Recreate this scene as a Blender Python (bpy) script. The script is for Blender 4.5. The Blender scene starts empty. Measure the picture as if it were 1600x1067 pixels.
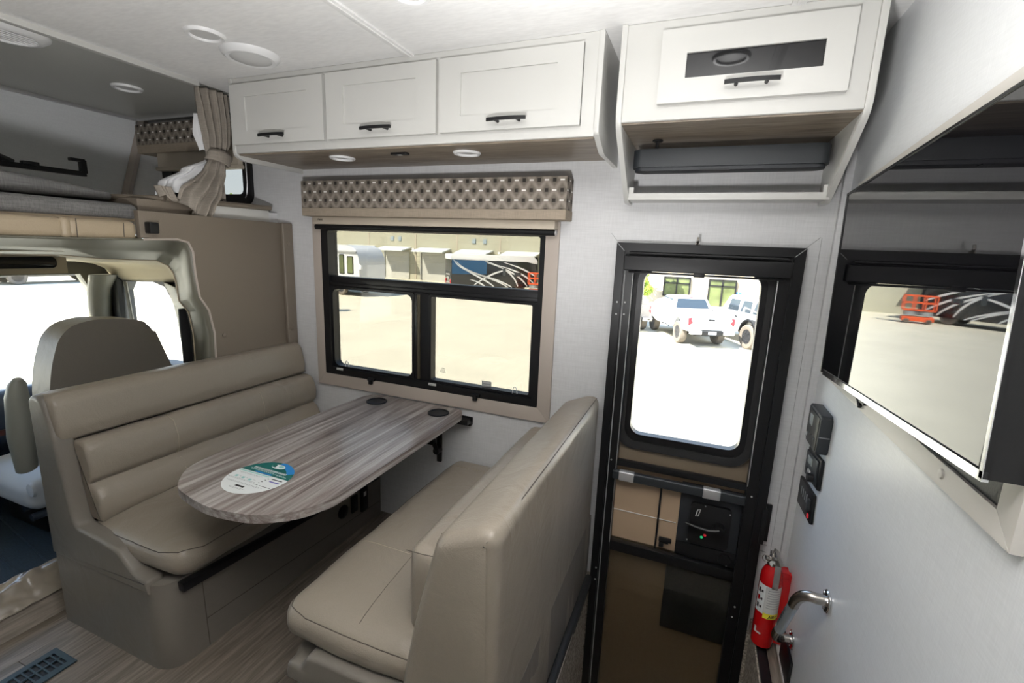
import bpy, bmesh, math, random
from mathutils import Vector, Matrix, noise
random.seed(7)
SC = bpy.context.scene
COL = SC.collection
PI = math.pi

# ---------------------------------------------------------------- camera
yaw, pitch, roll = -0.37316124, -0.19652144, 0.03995378
fw = Vector((math.sin(yaw)*math.cos(pitch), math.cos(yaw)*math.cos(pitch), math.sin(pitch)))
rt = Vector((math.cos(yaw), -math.sin(yaw), 0)); up = rt.cross(fw)
rt2 = math.cos(roll)*rt + math.sin(roll)*up; up2 = -math.sin(roll)*rt + math.cos(roll)*up
cam_d = bpy.data.cameras.new('camera'); cam = bpy.data.objects.new('camera', cam_d); COL.objects.link(cam)
cam_d.sensor_width = 36; cam_d.sensor_fit = 'HORIZONTAL'; cam_d.lens = 729.2/1600*36
cam_d.clip_start = 0.02; cam_d.clip_end = 400
cam.matrix_world = Matrix(((rt2.x, up2.x, -fw.x, 0), (rt2.y, up2.y, -fw.y, 0), (rt2.z, up2.z, -fw.z, 1.5), (0, 0, 0, 1)))
SC.camera = cam

# ---------------------------------------------------------------- world, sun, lights, exposure
SC.view_settings.view_transform = 'Standard'; SC.view_settings.look = 'None'
SC.view_settings.gamma = 1; SC.view_settings.use_curve_mapping = False
SC.view_settings.exposure = 0.0
wd = bpy.data.worlds.new('sky'); SC.world = wd; wd.use_nodes = True
wn = wd.node_tree; wn.nodes.clear()
wo = wn.nodes.new('ShaderNodeOutputWorld'); wb = wn.nodes.new('ShaderNodeBackground')
wt = wn.nodes.new('ShaderNodeTexCoord'); ws = wn.nodes.new('ShaderNodeSeparateXYZ'); wr = wn.nodes.new('ShaderNodeValToRGB')
wn.links.new(wt.outputs['Generated'], ws.inputs[0]); wn.links.new(ws.outputs[2], wr.inputs[0])
wr.color_ramp.elements[0].color = (0.80, 0.90, 1.0, 1); wr.color_ramp.elements[0].position = 0.0
wr.color_ramp.elements[1].color = (0.30, 0.52, 0.95, 1); wr.color_ramp.elements[1].position = 0.8
wn.links.new(wr.outputs[0], wb.inputs[0]); wb.inputs[1].default_value = 3.6
wn.links.new(wb.outputs[0], wo.inputs[0])

def light(name, kind, loc, energy, color=(1, 1, 1), size=0.1, target=None, **kw):
    d = bpy.data.lights.new(name, kind); d.energy = energy; d.color = color
    if kind == 'AREA': d.shape = 'RECTANGLE'; d.size = size; d.size_y = kw.get('size_y', size)
    elif kind == 'SUN': d.angle = size
    else: d.shadow_soft_size = size
    if kind == 'SPOT': d.spot_size = kw.get('spot', 2.0); d.spot_blend = 0.6
    o = bpy.data.objects.new(name, d); COL.objects.link(o); o.location = loc
    if target is not None:
        o.rotation_euler = (Vector(target) - Vector(loc)).to_track_quat('-Z', 'Y').to_euler()
    return o
light('sun', 'SUN', (0, 0, 30), 30.0, (1, .95, .86), 0.01, target=(0.36*30, 0.55*30, -0.75*30+30))
# flash on the camera bounced off the ceiling over the photographer
light('camera_flash', 'SPOT', (0.05, -0.05, 1.50), 300, (1, .99, .975), 0.10, target=(-.1, 0.30, 2.18), spot=1.5)
light('ceiling_fill', 'SPOT', (-0.25, 0.0, 1.05), 105, (1, .99, .98), 0.10, target=(-1.0, 1.2, 2.75), spot=2.1)  # added low spot standing in for forward spill, brightens ceiling and cabinets

# ---------------------------------------------------------------- materials
def nodes_of(m): m.use_nodes = True; return m.node_tree, m.node_tree.nodes['Principled BSDF']
def mat(name, col, rough=0.5, metal=0.0, bump=0.0, scale=40.0, var=0.0, stretch=(1, 1, 1), coat=0.0, spec=0.5, detail=3.0, sheen=0, crease=0.0):
    m = bpy.data.materials.new(name); t, b = nodes_of(m)
    b.inputs['Base Color'].default_value = (*col, 1); b.inputs['Roughness'].default_value = rough
    b.inputs['Metallic'].default_value = metal; b.inputs['Coat Weight'].default_value = coat
    b.inputs['Coat Roughness'].default_value = 0.05
    b.inputs['Specular IOR Level'].default_value = spec
    if bump or var:
        tc = t.nodes.new('ShaderNodeTexCoord'); mp = t.nodes.new('ShaderNodeMapping'); mp.inputs['Scale'].default_value = stretch
        nz = t.nodes.new('ShaderNodeTexNoise'); nz.inputs['Scale'].default_value = scale; nz.inputs['Detail'].default_value = detail
        t.links.new(tc.outputs['Object'], mp.inputs[0]); t.links.new(mp.outputs[0], nz.inputs['Vector'])
        if var:
            mx = t.nodes.new('ShaderNodeValToRGB')
            mx.color_ramp.elements[0].position = .3; mx.color_ramp.elements[1].position = .7
            mx.color_ramp.elements[0].color = (*[c*(1-var) for c in col], 1); mx.color_ramp.elements[1].color = (*[min(1, c*(1+var)) for c in col], 1)
            t.links.new(nz.outputs['Fac'], mx.inputs[0]); t.links.new(mx.outputs[0], b.inputs['Base Color'])
        if bump:
            bp = t.nodes.new('ShaderNodeBump'); bp.inputs['Strength'].default_value = bump; bp.inputs['Distance'].default_value = 0.002
            t.links.new(nz.outputs['Fac'], bp.inputs['Height']); t.links.new(bp.outputs[0], b.inputs['Normal'])
            if crease:
                n3 = t.nodes.new('ShaderNodeTexNoise'); n3.inputs['Scale'].default_value = 7; n3.inputs['Detail'].default_value = 4; n3.inputs['Distortion'].default_value = 1.2
                t.links.new(tc.outputs['Object'], n3.inputs['Vector'])
                b2_ = t.nodes.new('ShaderNodeBump'); b2_.inputs['Strength'].default_value = crease; b2_.inputs['Distance'].default_value = .012
                t.links.new(n3.outputs['Fac'], b2_.inputs['Height']); t.links.new(b2_.outputs[0], bp.inputs['Normal'])
    return m
def linen(name, col, rough=0.6, amt=0.05, s=260, bump=0.25):
    m = bpy.data.materials.new(name); t, b = nodes_of(m); b.inputs['Roughness'].default_value = rough
    b.inputs['Specular IOR Level'].default_value = 0.3
    tc = t.nodes.new('ShaderNodeTexCoord'); outs = []
    for st in ((1, 1, .06), (.06, .06, 1)):
        mp = t.nodes.new('ShaderNodeMapping'); mp.inputs['Scale'].default_value = st
        nz = t.nodes.new('ShaderNodeTexNoise'); nz.inputs['Scale'].default_value = s; nz.inputs['Detail'].default_value = 2
        t.links.new(tc.outputs['Object'], mp.inputs[0]); t.links.new(mp.outputs[0], nz.inputs['Vector']); outs.append(nz.outputs['Fac'])
    ad = t.nodes.new('ShaderNodeMath'); ad.operation = 'ADD'; t.links.new(outs[0], ad.inputs[0]); t.links.new(outs[1], ad.inputs[1])
    hf = t.nodes.new('ShaderNodeMath'); hf.operation = 'MULTIPLY'; hf.inputs[1].default_value = .5; t.links.new(ad.outputs[0], hf.inputs[0])
    r = t.nodes.new('ShaderNodeValToRGB'); r.color_ramp.elements[0].position = .35; r.color_ramp.elements[1].position = .65
    r.color_ramp.elements[0].color = (*[c*(1-amt*1.6) for c in col], 1); r.color_ramp.elements[1].color = (*[min(1, c*(1+amt)) for c in col], 1)
    t.links.new(hf.outputs[0], r.inputs[0]); t.links.new(r.outputs[0], b.inputs['Base Color'])
    bp = t.nodes.new('ShaderNodeBump'); bp.inputs['Strength'].default_value = bump; bp.inputs['Distance'].default_value = .001
    t.links.new(hf.outputs[0], bp.inputs['Height']); t.links.new(bp.outputs[0], b.inputs['Normal'])
    return m
def wood(name, cols, st=(14, 1.1, 14), s=1.6, rough=.4, warp=2.0, coat=0.0):
    m = bpy.data.materials.new(name); t, b = nodes_of(m); b.inputs['Roughness'].default_value = rough; b.inputs['Coat Weight'].default_value = coat
    tc = t.nodes.new('ShaderNodeTexCoord'); mp = t.nodes.new('ShaderNodeMapping'); mp.inputs['Scale'].default_value = st
    oi = t.nodes.new('ShaderNodeObjectInfo'); va = t.nodes.new('ShaderNodeVectorMath'); va.operation = 'ADD'
    sc = t.nodes.new('ShaderNodeMath'); sc.operation = 'MULTIPLY'; sc.inputs[1].default_value = 37
    t.links.new(oi.outputs['Random'], sc.inputs[0]); t.links.new(tc.outputs['Object'], va.inputs[0]); t.links.new(sc.outputs[0], va.inputs[1])
    t.links.new(va.outputs[0], mp.inputs[0])
    nz = t.nodes.new('ShaderNodeTexNoise'); nz.inputs['Scale'].default_value = s; nz.inputs['Detail'].default_value = 9; nz.inputs['Roughness'].default_value = .62
    nz.inputs['Distortion'].default_value = warp
    t.links.new(mp.outputs[0], nz.inputs['Vector'])
    r = t.nodes.new('ShaderNodeValToRGB'); e = r.color_ramp.elements
    n = len(cols)
    e[0].position = .3; e[0].color = (*cols[0], 1); e[1].position = .72; e[1].color = (*cols[-1], 1)
    for i in range(1, n-1):
        q = e.new(.3 + .42*i/(n-1)); q.color = (*cols[i], 1)
    t.links.new(nz.outputs['Fac'], r.inputs[0])
    n2 = t.nodes.new('ShaderNodeTexNoise'); n2.inputs['Scale'].default_value = s*5; n2.inputs['Detail'].default_value = 5
    t.links.new(mp.outputs[0], n2.inputs['Vector'])
    mx = t.nodes.new('ShaderNodeMix'); mx.data_type = 'RGBA'; mx.blend_type = 'MULTIPLY'; mx.inputs[0].default_value = .45
    r2 = t.nodes.new('ShaderNodeValToRGB'); r2.color_ramp.elements[0].position = .35; r2.color_ramp.elements[1].position = .6
    r2.color_ramp.elements[0].color = (.45, .43, .42, 1); r2.color_ramp.elements[1].color = (1, 1, 1, 1)
    t.links.new(n2.outputs['Fac'], r2.inputs[0]); t.links.new(r.outputs[0], mx.inputs[6]); t.links.new(r2.outputs[0], mx.inputs[7])
    t.links.new(mx.outputs[2], b.inputs['Base Color'])
    return m
def glass(name, tint, rough=0.0, ior=1.45):
    m = bpy.data.materials.new(name); m.use_nodes = True; t = m.node_tree; t.nodes.clear()
    o = t.nodes.new('ShaderNodeOutputMaterial'); tr = t.nodes.new('ShaderNodeBsdfTransparent'); gl = t.nodes.new('ShaderNodeBsdfGlossy')
    lw = t.nodes.new('ShaderNodeLayerWeight'); lw.inputs[0].default_value = .5; mx = t.nodes.new('ShaderNodeMixShader')
    pw = t.nodes.new('ShaderNodeMath'); pw.operation = 'POWER'; pw.inputs[1].default_value = 5; ma = t.nodes.new('ShaderNodeMath'); ma.operation = 'MULTIPLY_ADD'; ma.inputs[1].default_value = .965; ma.inputs[2].default_value = .03
    tr.inputs[0].default_value = (*tint, 1); gl.inputs['Roughness'].default_value = rough
    t.links.new(lw.outputs['Facing'], pw.inputs[0]); t.links.new(pw.outputs[0], ma.inputs[0]); t.links.new(ma.outputs[0], mx.inputs[0])
    t.links.new(tr.outputs[0], mx.inputs[1]); t.links.new(gl.outputs[0], mx.inputs[2]); t.links.new(mx.outputs[0], o.inputs[0])
    return m
def emis(name, col, s):
    m = bpy.data.materials.new(name); t, b = nodes_of(m); b.inputs['Base Color'].default_value = (*col, 1)
    b.inputs['Emission Color'].default_value = (*col, 1); b.inputs['Emission Strength'].default_value = s
    return m
def diamond_fabric(name):
    # printed lattice of diamonds with dark squares and white dashes (flat print), coordinates from the valance itself
    m = bpy.data.materials.new(name); t, b = nodes_of(m); b.inputs['Roughness'].default_value = .85
    L = t.links
    def M(op, a, bb=None, c=None):
        n = t.nodes.new('ShaderNodeMath'); n.operation = op
        for i, v in enumerate((a, bb, c)):
            if v is None: continue
            if isinstance(v, (int, float)): n.inputs[i].default_value = v
            else: L.new(v, n.inputs[i])
        return n.outputs[0]
    tc = t.nodes.new('ShaderNodeTexCoord'); sp = t.nodes.new('ShaderNodeSeparateXYZ'); L.new(tc.outputs['Object'], sp.inputs[0])
    xy = M('ADD', sp.outputs[0], sp.outputs[1])
    u = M('DIVIDE', xy, .066); v = M('DIVIDE', sp.outputs[2], .080)
    def cell(off):
        uu = M('SUBTRACT', M('FRACT', M('ADD', u, off)), .5); vv = M('SUBTRACT', M('FRACT', M('ADD', v, off)), .5)
        return M('ABSOLUTE', uu), M('ABSOLUTE', vv)
    a1, b1 = cell(0.0); a2, b2 = cell(0.5)
    def both(f): return M('MAXIMUM', f(a1, b1), f(a2, b2))
    d1 = M('ADD', a1, b1)
    band = lambda d, c, w: M('LESS_THAN', M('ABSOLUTE', M('SUBTRACT', d, c)), w)
    lines = M('MAXIMUM', M('MAXIMUM', band(d1, .5, .022), band(d1, .42, .014)), band(d1, .58, .014))
    dark = both(lambda a, bb: M('MULTIPLY', M('LESS_THAN', a, .115), M('LESS_THAN', bb, .095)))
    halo = both(lambda a, bb: M('LESS_THAN', M('ADD', a, bb), .30))
    vert = both(lambda a, bb: M('MULTIPLY', M('GREATER_THAN', a, .36), M('LESS_THAN', bb, .035)))
    def mixc(fac, c1, col):
        n = t.nodes.new('ShaderNodeMix'); n.data_type = 'RGBA'; L.new(fac, n.inputs[0])
        if isinstance(c1, tuple): n.inputs[6].default_value = (*c1, 1)
        else: L.new(c1, n.inputs[6])
        n.inputs[7].default_value = (*col, 1); return n.outputs[2]
    c = mixc(halo, (.205, .175, .145), (.15, .128, .105))
    c = mixc(lines, c, (.33, .29, .25))
    c = mixc(dark, c, (.025, .02, .016))
    c = mixc(vert, c, (.80, .78, .74))
    L.new(c, b.inputs['Base Color'])
    return m

M = {}
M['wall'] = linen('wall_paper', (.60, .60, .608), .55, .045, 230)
M['wall_right'] = linen('daylit_wall_paper', (.80, .815, .83), .32, .03, 300)  # colour raised and blued to carry the daylight from the door
M['bunk_wall'] = linen('bunk_wall_board', (.70, .72, .73), .55, .03, 200)
M['ceiling'] = mat('ceiling_board', (.87, .865, .855), .6, bump=.15, scale=9, var=.045, stretch=(3, 12, 1), detail=6)
M['bunk_ceiling'] = mat('bunk_ceiling_grey', (.44, .445, .42), .33, bump=.2, scale=160, var=.03)  # even grey, darker than the main ceiling board
M['white'] = mat('white_cabinet_paint', (.575, .57, .545), .35, bump=.05, scale=30)
M['white_plastic'] = mat('white_plastic', (.82, .82, .82), .35)
M['grey_lens'] = mat('frosted_lens', (.62, .62, .61), .4)
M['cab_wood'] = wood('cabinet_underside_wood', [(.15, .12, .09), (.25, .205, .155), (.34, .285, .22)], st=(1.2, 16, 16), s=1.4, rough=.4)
M['table_wood'] = wood('table_laminate', [(.085, .066, .058), (.22, .18, .165), (.33, .295, .275), (.50, .47, .45), (.22, .175, .155)], st=(10, .55, 10), s=1.35, rough=.3, warp=2.6, coat=.15)
M['floor_wood'] = wood('floor_vinyl', [(.125, .10, .078), (.205, .172, .138), (.30, .262, .22)], st=(14, 1.0, 14), s=1.8, rough=.42)
M['floor_gap'] = mat('floor_base', (.10, .085, .07), .8)
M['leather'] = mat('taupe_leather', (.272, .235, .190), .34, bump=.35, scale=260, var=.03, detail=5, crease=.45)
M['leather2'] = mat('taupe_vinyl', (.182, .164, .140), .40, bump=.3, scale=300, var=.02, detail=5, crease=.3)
M['panel_vinyl'] = mat('bulkhead_vinyl', (.172, .143, .110), .5, bump=.3, scale=300, var=.03)
M['tan_vinyl'] = mat('tan_vinyl', (.36, .29, .20), .45, bump=.25, scale=260, var=.03)
M['thread'] = mat('beige_thread', (.42, .36, .28), .7)
M['seam'] = mat('dark_seam', (.09, .075, .06), .8)
M['black'] = mat('black_plastic', (.009, .009, .010), .42, bump=.1, scale=300, spec=.35)
M['black_satin'] = mat('black_satin_metal', (.008, .008, .009), .33, spec=.35)
M['black_rough'] = mat('black_rubber', (.018, .018, .019), .65, bump=.3, scale=200)
M['dark_grey'] = mat('dark_grey_plastic', (.024, .028, .032), .45)
M['darker_grey'] = mat('darker_grey_plastic', (.022, .025, .03), .5)
M['steel'] = mat('brushed_steel', (.52, .49, .45), .25, metal=1, bump=.1, scale=80, stretch=(1, 1, 12))
M['chrome'] = mat('chrome', (.75, .75, .76), .08, metal=1)
M['silver'] = mat('silver_trim', (.55, .55, .55), .4, metal=.6)
M['beige_trim'] = mat('beige_window_trim', (.42, .365, .32), .45, bump=.05, scale=60)
M['tv_trim'] = mat('off_white_wood_trim', (.66, .63, .585), .4, bump=.05, scale=60)
M['beige_shade'] = mat('beige_shade_cassette', (.46, .40, .32), .5)
M['tan_fabric'] = linen('tan_fabric', (.33, .275, .215), .85, .10, 420, .4)
M['curtain'] = linen('curtain_linen', (.30, .265, .225), .9, .10, 300, .4)
M['lining'] = mat('white_lining', (.72, .72, .73), .8)
M['mattress'] = linen('grey_mattress_fabric', (.155, .152, .148), .9, .20, 240, .5)
M['diamond'] = diamond_fabric('diamond_print_fabric')
M['door_brown'] = mat('brown_door_panel', (.21, .165, .115), .45, bump=.1, scale=200)
M['door_tan'] = mat('tan_door_panel', (.46, .335, .225), .45)
M['carpet'] = mat('speckled_carpet', (.33, .285, .235), .95, bump=1.0, scale=110, var=.65, detail=5)
M['cab_carpet'] = mat('dark_blue_cab_mat', (.018, .035, .055), .7, bump=.5, scale=40, var=.3, stretch=(1, 8, 1))
M['olive'] = mat('olive_cab_plastic', (.145, .138, .105), .42, bump=.2, scale=300)
M['headliner'] = mat('cab_headliner', (.36, .31, .21), .7)
M['cab_dark'] = mat('dark_cab_trim', (.02, .021, .02), .5)
M['dash'] = mat('blue_grey_dash', (.035, .05, .075), .6)
M['cloth_white'] = mat('pale_seat_fabric', (.55, .60, .66), .7)
M['red'] = mat('red_enamel', (.50, .004, .006), .22, coat=.4)
M['label_grey'] = mat('grey_label', (.60, .60, .58), .35)
M['ink'] = mat('black_ink', (.02, .02, .02), .5)
M['ink_grey'] = mat('grey_ink', (.30, .31, .31), .5)
M['yellow'] = mat('yellow_band', (.85, .72, .05), .4)
M['sticker_white'] = mat('sticker_white', (.80, .83, .82), .3)
M['sticker_green'] = mat('sticker_green', (.005, .14, .13), .3)
M['sticker_blue'] = mat('sticker_blue', (.02, .22, .55), .3)
M['sticker_teal'] = mat('sticker_teal', (.30, .62, .58), .3)
M['violet_ink'] = mat('violet_ink', (.13, .12, .45), .4)
M['lcd'] = mat('lcd_grey', (.30, .32, .31), .2)
M['painted_reflection'] = mat('glass_painted_reflection', (.10, .12, .05), .15, var=.5, scale=.8)  # mottled green reflections painted into the glass colour
M['red_led'] = emis('red_led', (.5, .02, .03), .5)
M['green_led'] = emis('green_led', (.02, .5, .2), .5)
M['glass_tint'] = glass('tinted_window_glass', (.475, .467, .437))
M['glass_clear'] = glass('clear_glass', (.95, .96, .95))
M['glass_smoke'] = glass('smoked_glass', (.90, .88, .84))
M['tv_glass'] = mat('tv_black_glass', (.004, .004, .005), .02, spec=.5)
M['cab_glass'] = mat('dark_glass', (.008, .008, .009), .05, spec=.5)
M['film'] = mat('clear_plastic_film', (.30, .26, .215), .12, bump=1.0, scale=9, stretch=(1, 2.5, 2), coat=1.0, detail=2)
M['vent_teal'] = mat('dark_teal_register', (.03, .055, .07), .45)
# outside
M['concrete'] = mat('sunlit_concrete', (.56, .52, .41), .9, bump=.05, scale=.6, var=.06)
M['stucco'] = mat('cream_stucco', (.37, .36, .28), .9, var=.03, scale=1)
M['stucco2'] = mat('pale_stucco', (.46, .40, .32), .9, var=.03, scale=1)
M['bay_door'] = mat('white_bay_door', (.44, .44, .41), .6)
M['awning'] = mat('white_awning', (.62, .66, .66), .6)
M['parapet'] = mat('blue_grey_parapet', (.28, .34, .38), .7)
M['bay_shade'] = mat('painted_bay_shade', (.02, .022, .025), .9)  # shade inside the open bay put into a near-black colour
M['car_white'] = mat('white_car_paint', (.60, .61, .62), .25, coat=.5)
M['car_black'] = mat('black_car_paint', (.015, .015, .017), .2, coat=.6)
M['car_grey'] = mat('grey_car_paint', (.16, .15, .14), .3, coat=.5)
M['car_blue'] = mat('blue_car_paint', (.02, .09, .20), .25, coat=.5)
M['car_glass'] = mat('car_window_glass', (.03, .04, .05), .08, coat=.5)
M['tyre'] = mat('brown_grey_tyre', (.14, .12, .10), .9, bump=.8, scale=14)  # even brownish grey with a rough surface
M['rim'] = mat('dark_rim', (.05, .05, .055), .4, metal=.5)
M['tail'] = mat('red_tail_lamp', (.55, .02, .03), .3)
M['plate'] = mat('licence_plate', (.55, .60, .68), .5)
M['orange'] = mat('orange_lift_paint', (.65, .09, .02), .5)
M['leaf'] = mat('lit_leaves', (.30, .40, .05), .7, var=.4, scale=2)
M['bark'] = mat('bark', (.16, .11, .07), .9)
M['sign_blue'] = mat('blue_sign', (.05, .20, .60), .5)

# ---------------------------------------------------------------- helpers
class B:
    def __init__(s): s.bm = bmesh.new()
    def box(s, x0, x1, y0, y1, z0, z1, bev=0.0, seg=2, rot=None, piv=None):
        r = bmesh.ops.create_cube(s.bm, size=1)
        vs = r['verts']; c = Vector(((x0+x1)/2, (y0+y1)/2, (z0+z1)/2)); d = (abs(x1-x0), abs(y1-y0), abs(z1-z0))
        for v in vs: v.co = Vector((v.co.x*d[0], v.co.y*d[1], v.co.z*d[2])) + c
        if bev:
            es = list({e for v in vs for e in v.link_edges})
            rr = bmesh.ops.bevel(s.bm, geom=es, offset=min(bev, min(d)*.49), segments=seg, affect='EDGES', profile=.6)
            vs = list({v for f in rr['faces'] for v in f.verts} | {v for v in vs if v.is_valid})
        if rot is not None: bmesh.ops.rotate(s.bm, verts=vs, cent=piv or c, matrix=rot)
        return vs
    def prism(s, pts, ax, a0, a1, bev=0.0, seg=2):
        def P(p, a): return {'x': (a, p[0], p[1]), 'y': (p[0], a, p[1]), 'z': (p[0], p[1], a)}[ax]
        v0 = [s.bm.verts.new(P(p, a0)) for p in pts]; v1 = [s.bm.verts.new(P(p, a1)) for p in pts]
        n = len(pts); f0 = s.bm.faces.new(v0); f1 = s.bm.faces.new(v1[::-1])
        for i in range(n): s.bm.faces.new((v0[i], v1[i], v1[(i+1) % n], v0[(i+1) % n]))
        if bev:
            es = list(set(f0.edges) | set(f1.edges))
            bmesh.ops.bevel(s.bm, geom=es, offset=bev, segments=seg, affect='EDGES', profile=.6)
        return v0+v1
    def ring(s, outer, inner, ax, a0, a1):
        def P(p, a): return {'x': (a, p[0], p[1]), 'y': (p[0], a, p[1]), 'z': (p[0], p[1], a)}[ax]
        o0 = [s.bm.verts.new(P(p, a0)) for p in outer]; o1 = [s.bm.verts.new(P(p, a1)) for p in outer]
        i0 = [s.bm.verts.new(P(p, a0)) for p in inner]; i1 = [s.bm.verts.new(P(p, a1)) for p in inner]
        n = len(outer)
        for i in range(n):
            j = (i+1) % n
            for q in ((o0[i], o0[j], i0[j], i0[i]), (o1[i], i1[i], i1[j], o1[j]), (o0[i], o1[i], o1[j], o0[j]), (i0[i], i0[j], i1[j], i1[i])):
                s.bm.faces.new(q)
    def tube(s, pts, r, n=10, caps=True, flat=1.0):
        pts = [Vector(p) for p in pts]; rings = []
        rr = r if isinstance(r, (list, tuple)) else [r]*len(pts)
        t0 = (pts[1]-pts[0]).normalized(); nrm = t0.orthogonal().normalized()
        for i, p in enumerate(pts):
            t = (pts[min(i+1, len(pts)-1)] - pts[max(i-1, 0)]).normalized()
            nrm = (nrm - t*nrm.dot(t)).normalized(); b = t.cross(nrm)
            rings.append([s.bm.verts.new(p + (nrm*math.cos(a)*flat + b*math.sin(a))*rr[i]) for a in [2*PI*k/n for k in range(n)]])
        for a, b in zip(rings, rings[1:]):
            for k in range(n): s.bm.faces.new((a[k], a[(k+1) % n], b[(k+1) % n], b[k]))
        if caps: s.bm.faces.new(rings[0][::-1]); s.bm.faces.new(rings[-1])
    def lathe(s, prof, c, ax='z', n=32, sy=1.0):
        c = Vector(c); rings = []
        for r, h in prof:
            ring = []
            for k in range(n):
                a = 2*PI*k/n; u, v = r*math.cos(a), r*math.sin(a)*sy
                ring.append(s.bm.verts.new(c + Vector({'z': (u, v, h), 'y': (u, h, v), 'x': (h, u, v)}[ax])))
            rings.append(ring)
        for a, b in zip(rings, rings[1:]):
            for k in range(n): s.bm.faces.new((a[k], a[(k+1) % n], b[(k+1) % n], b[k]))
        if prof[0][0] > 1e-6: s.bm.faces.new(rings[0][::-1])
        if prof[-1][0] > 1e-6: s.bm.faces.new(rings[-1])
    def cushion(s, x0, x1, y0, y1, z0, z1, r=.03, puff=(0, 0, 0), m=10, wr=0.0, wf=6.0):
        c = Vector(((x0+x1)/2, (y0+y1)/2, (z0+z1)/2)); h = Vector(((x1-x0)/2, (y1-y0)/2, (z1-z0)/2))
        r = min(r, h.x*.98, h.y*.98, h.z*.98)
        def ts(hh):
            k = max(2, int(m*max(.35, hh/max(h)))); inn = hh-r
            return [-hh, -hh+r*.12, -hh+r*.35, -hh+r*.65] + [-inn+2*inn*i/k for i in range(k+1)] + [hh-r*.65, hh-r*.35, hh-r*.12, hh]
        T = [ts(h.x), ts(h.y), ts(h.z)]; V = {}
        def vert(p):
            key = (round(p[0], 6), round(p[1], 6), round(p[2], 6))
            if key in V: return V[key]
            q = Vector([max(-(h[i]-r), min(h[i]-r, p[i])) for i in range(3)]); d = Vector(p)-q
            dn = d.normalized() if d.length > 1e-9 else Vector((0, 0, 0)); o = q + dn*r
            u = [o[i]/h[i] for i in range(3)]
            for i in range(3):
                j, k = (i+1) % 3, (i+2) % 3
                o[i] += puff[i]*dn[i]*max(0, 1-u[j]**4)*max(0, 1-u[k]**4)
            if wr:
                w = noise.noise(Vector((o + c))*wf)*wr + noise.noise((o+c)*wf*3.1)*wr*.35
                o += dn*w
            V[key] = s.bm.verts.new(o + c); return V[key]
        for ax in range(3):
            a, b = (ax+1) % 3, (ax+2) % 3
            for sg in (-1, 1):
                for i in range(len(T[a])-1):
                    for j in range(len(T[b])-1):
                        q = []
                        for (ii, jj) in ((i, j), (i+1, j), (i+1, j+1), (i, j+1)):
                            p = [0, 0, 0]; p[ax] = sg*h[ax]; p[a] = T[a][ii]; p[b] = T[b][jj]; q.append(vert(p))
                        if sg < 0: q = q[::-1]
                        if len(set(q)) == 4:
                            try: s.bm.faces.new(q)
                            except ValueError: pass
    def loft(s, rings, caps=True, closed=True):
        R = [[s.bm.verts.new(p) for p in r] for r in rings]; n = len(R[0])
        for a, b in zip(R, R[1:]):
            for k in range(n if closed else n-1): s.bm.faces.new((a[k], a[(k+1) % n], b[(k+1) % n], b[k]))
        if caps and closed: s.bm.faces.new(R[0][::-1]); s.bm.faces.new(R[-1])
    def build(s, name, m, parent=None, smooth=True, ang=35, label=None, kind=None, solid=0, recalc=True):
        if recalc: bmesh.ops.recalc_face_normals(s.bm, faces=s.bm.faces)
        o0 = Vector((0, 0, 0))
        root = parent
        while root is not None and root.parent is not None: root = root.parent
        if root is not None: o0 = Vector(root.location)
        if o0.length: bmesh.ops.translate(s.bm, verts=s.bm.verts, vec=-o0)
        me = bpy.data.meshes.new(name); s.bm.to_mesh(me); s.bm.free()
        if smooth:
            me.shade_smooth()
            try: me.set_sharp_from_angle(angle=math.radians(ang))
            except Exception: pass
        me.materials.append(M[m] if isinstance(m, str) else m)
        o = bpy.data.objects.new(name, me); COL.objects.link(o)
        if parent is not None: o.parent = parent
        if label: o['label'] = label
        if kind: o['kind'] = kind
        if solid:
            md = o.modifiers.new('solid', 'SOLIDIFY'); md.thickness = solid; md.offset = 0
        return o
def thing(name, label, cat, loc=(0, 0, 0), group=None):
    o = bpy.data.objects.new(name, None); COL.objects.link(o); o.location = loc; o.empty_display_size = .05
    o['label'] = label; o['category'] = cat
    if group: o['group'] = group
    return o
def tag(o, label, cat, group=None):
    o['label'] = label; o['category'] = cat
    if group: o['group'] = group
    return o
def struct(name, loc=(0, 0, 0)):
    o = bpy.data.objects.new(name, None); COL.objects.link(o); o.location = loc; o.empty_display_size = .05; o['kind'] = 'structure'; return o
def dup(root, loc, label=None, rotz=None):
    r = root.copy(); COL.objects.link(r); r.location = loc
    if rotz is not None: r.rotation_euler = (0, 0, rotz)
    if label: r['label'] = label
    for ch in list(root.children):
        c = ch.copy(); COL.objects.link(c); c.parent = r
        for g in ch.children:
            d = g.copy(); COL.objects.link(d); d.parent = c
    return r
def rrect(a0, a1, b0, b1, r=.0005, n=5):
    r = max(r, .0004); P = []
    for cx, cy, st in ((a1-r, b1-r, 0), (a0+r, b1-r, 90), (a0+r, b0+r, 180), (a1-r, b0+r, 270)):
        for i in range(n+1):
            a = math.radians(st+90*i/n); P.append((cx+r*math.cos(a), cy+r*math.sin(a)))
    return P
def rpoly(pts, r, n=5):
    out = []; N = len(pts)
    for i, p in enumerate(pts):
        ri = r[i] if isinstance(r, (list, tuple)) else r
        p = Vector(p); a = Vector(pts[i-1])-p; b = Vector(pts[(i+1) % N])-p
        if ri <= 0: out.append(tuple(p)); continue
        d = min(ri, a.length*.45, b.length*.45); a = p + a.normalized()*d; b = p + b.normalized()*d
        for k in range(n+1):
            t = k/n; q = a*(1-t)**2 + p*2*t*(1-t) + b*t*t; out.append(tuple(q))
    return out
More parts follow.
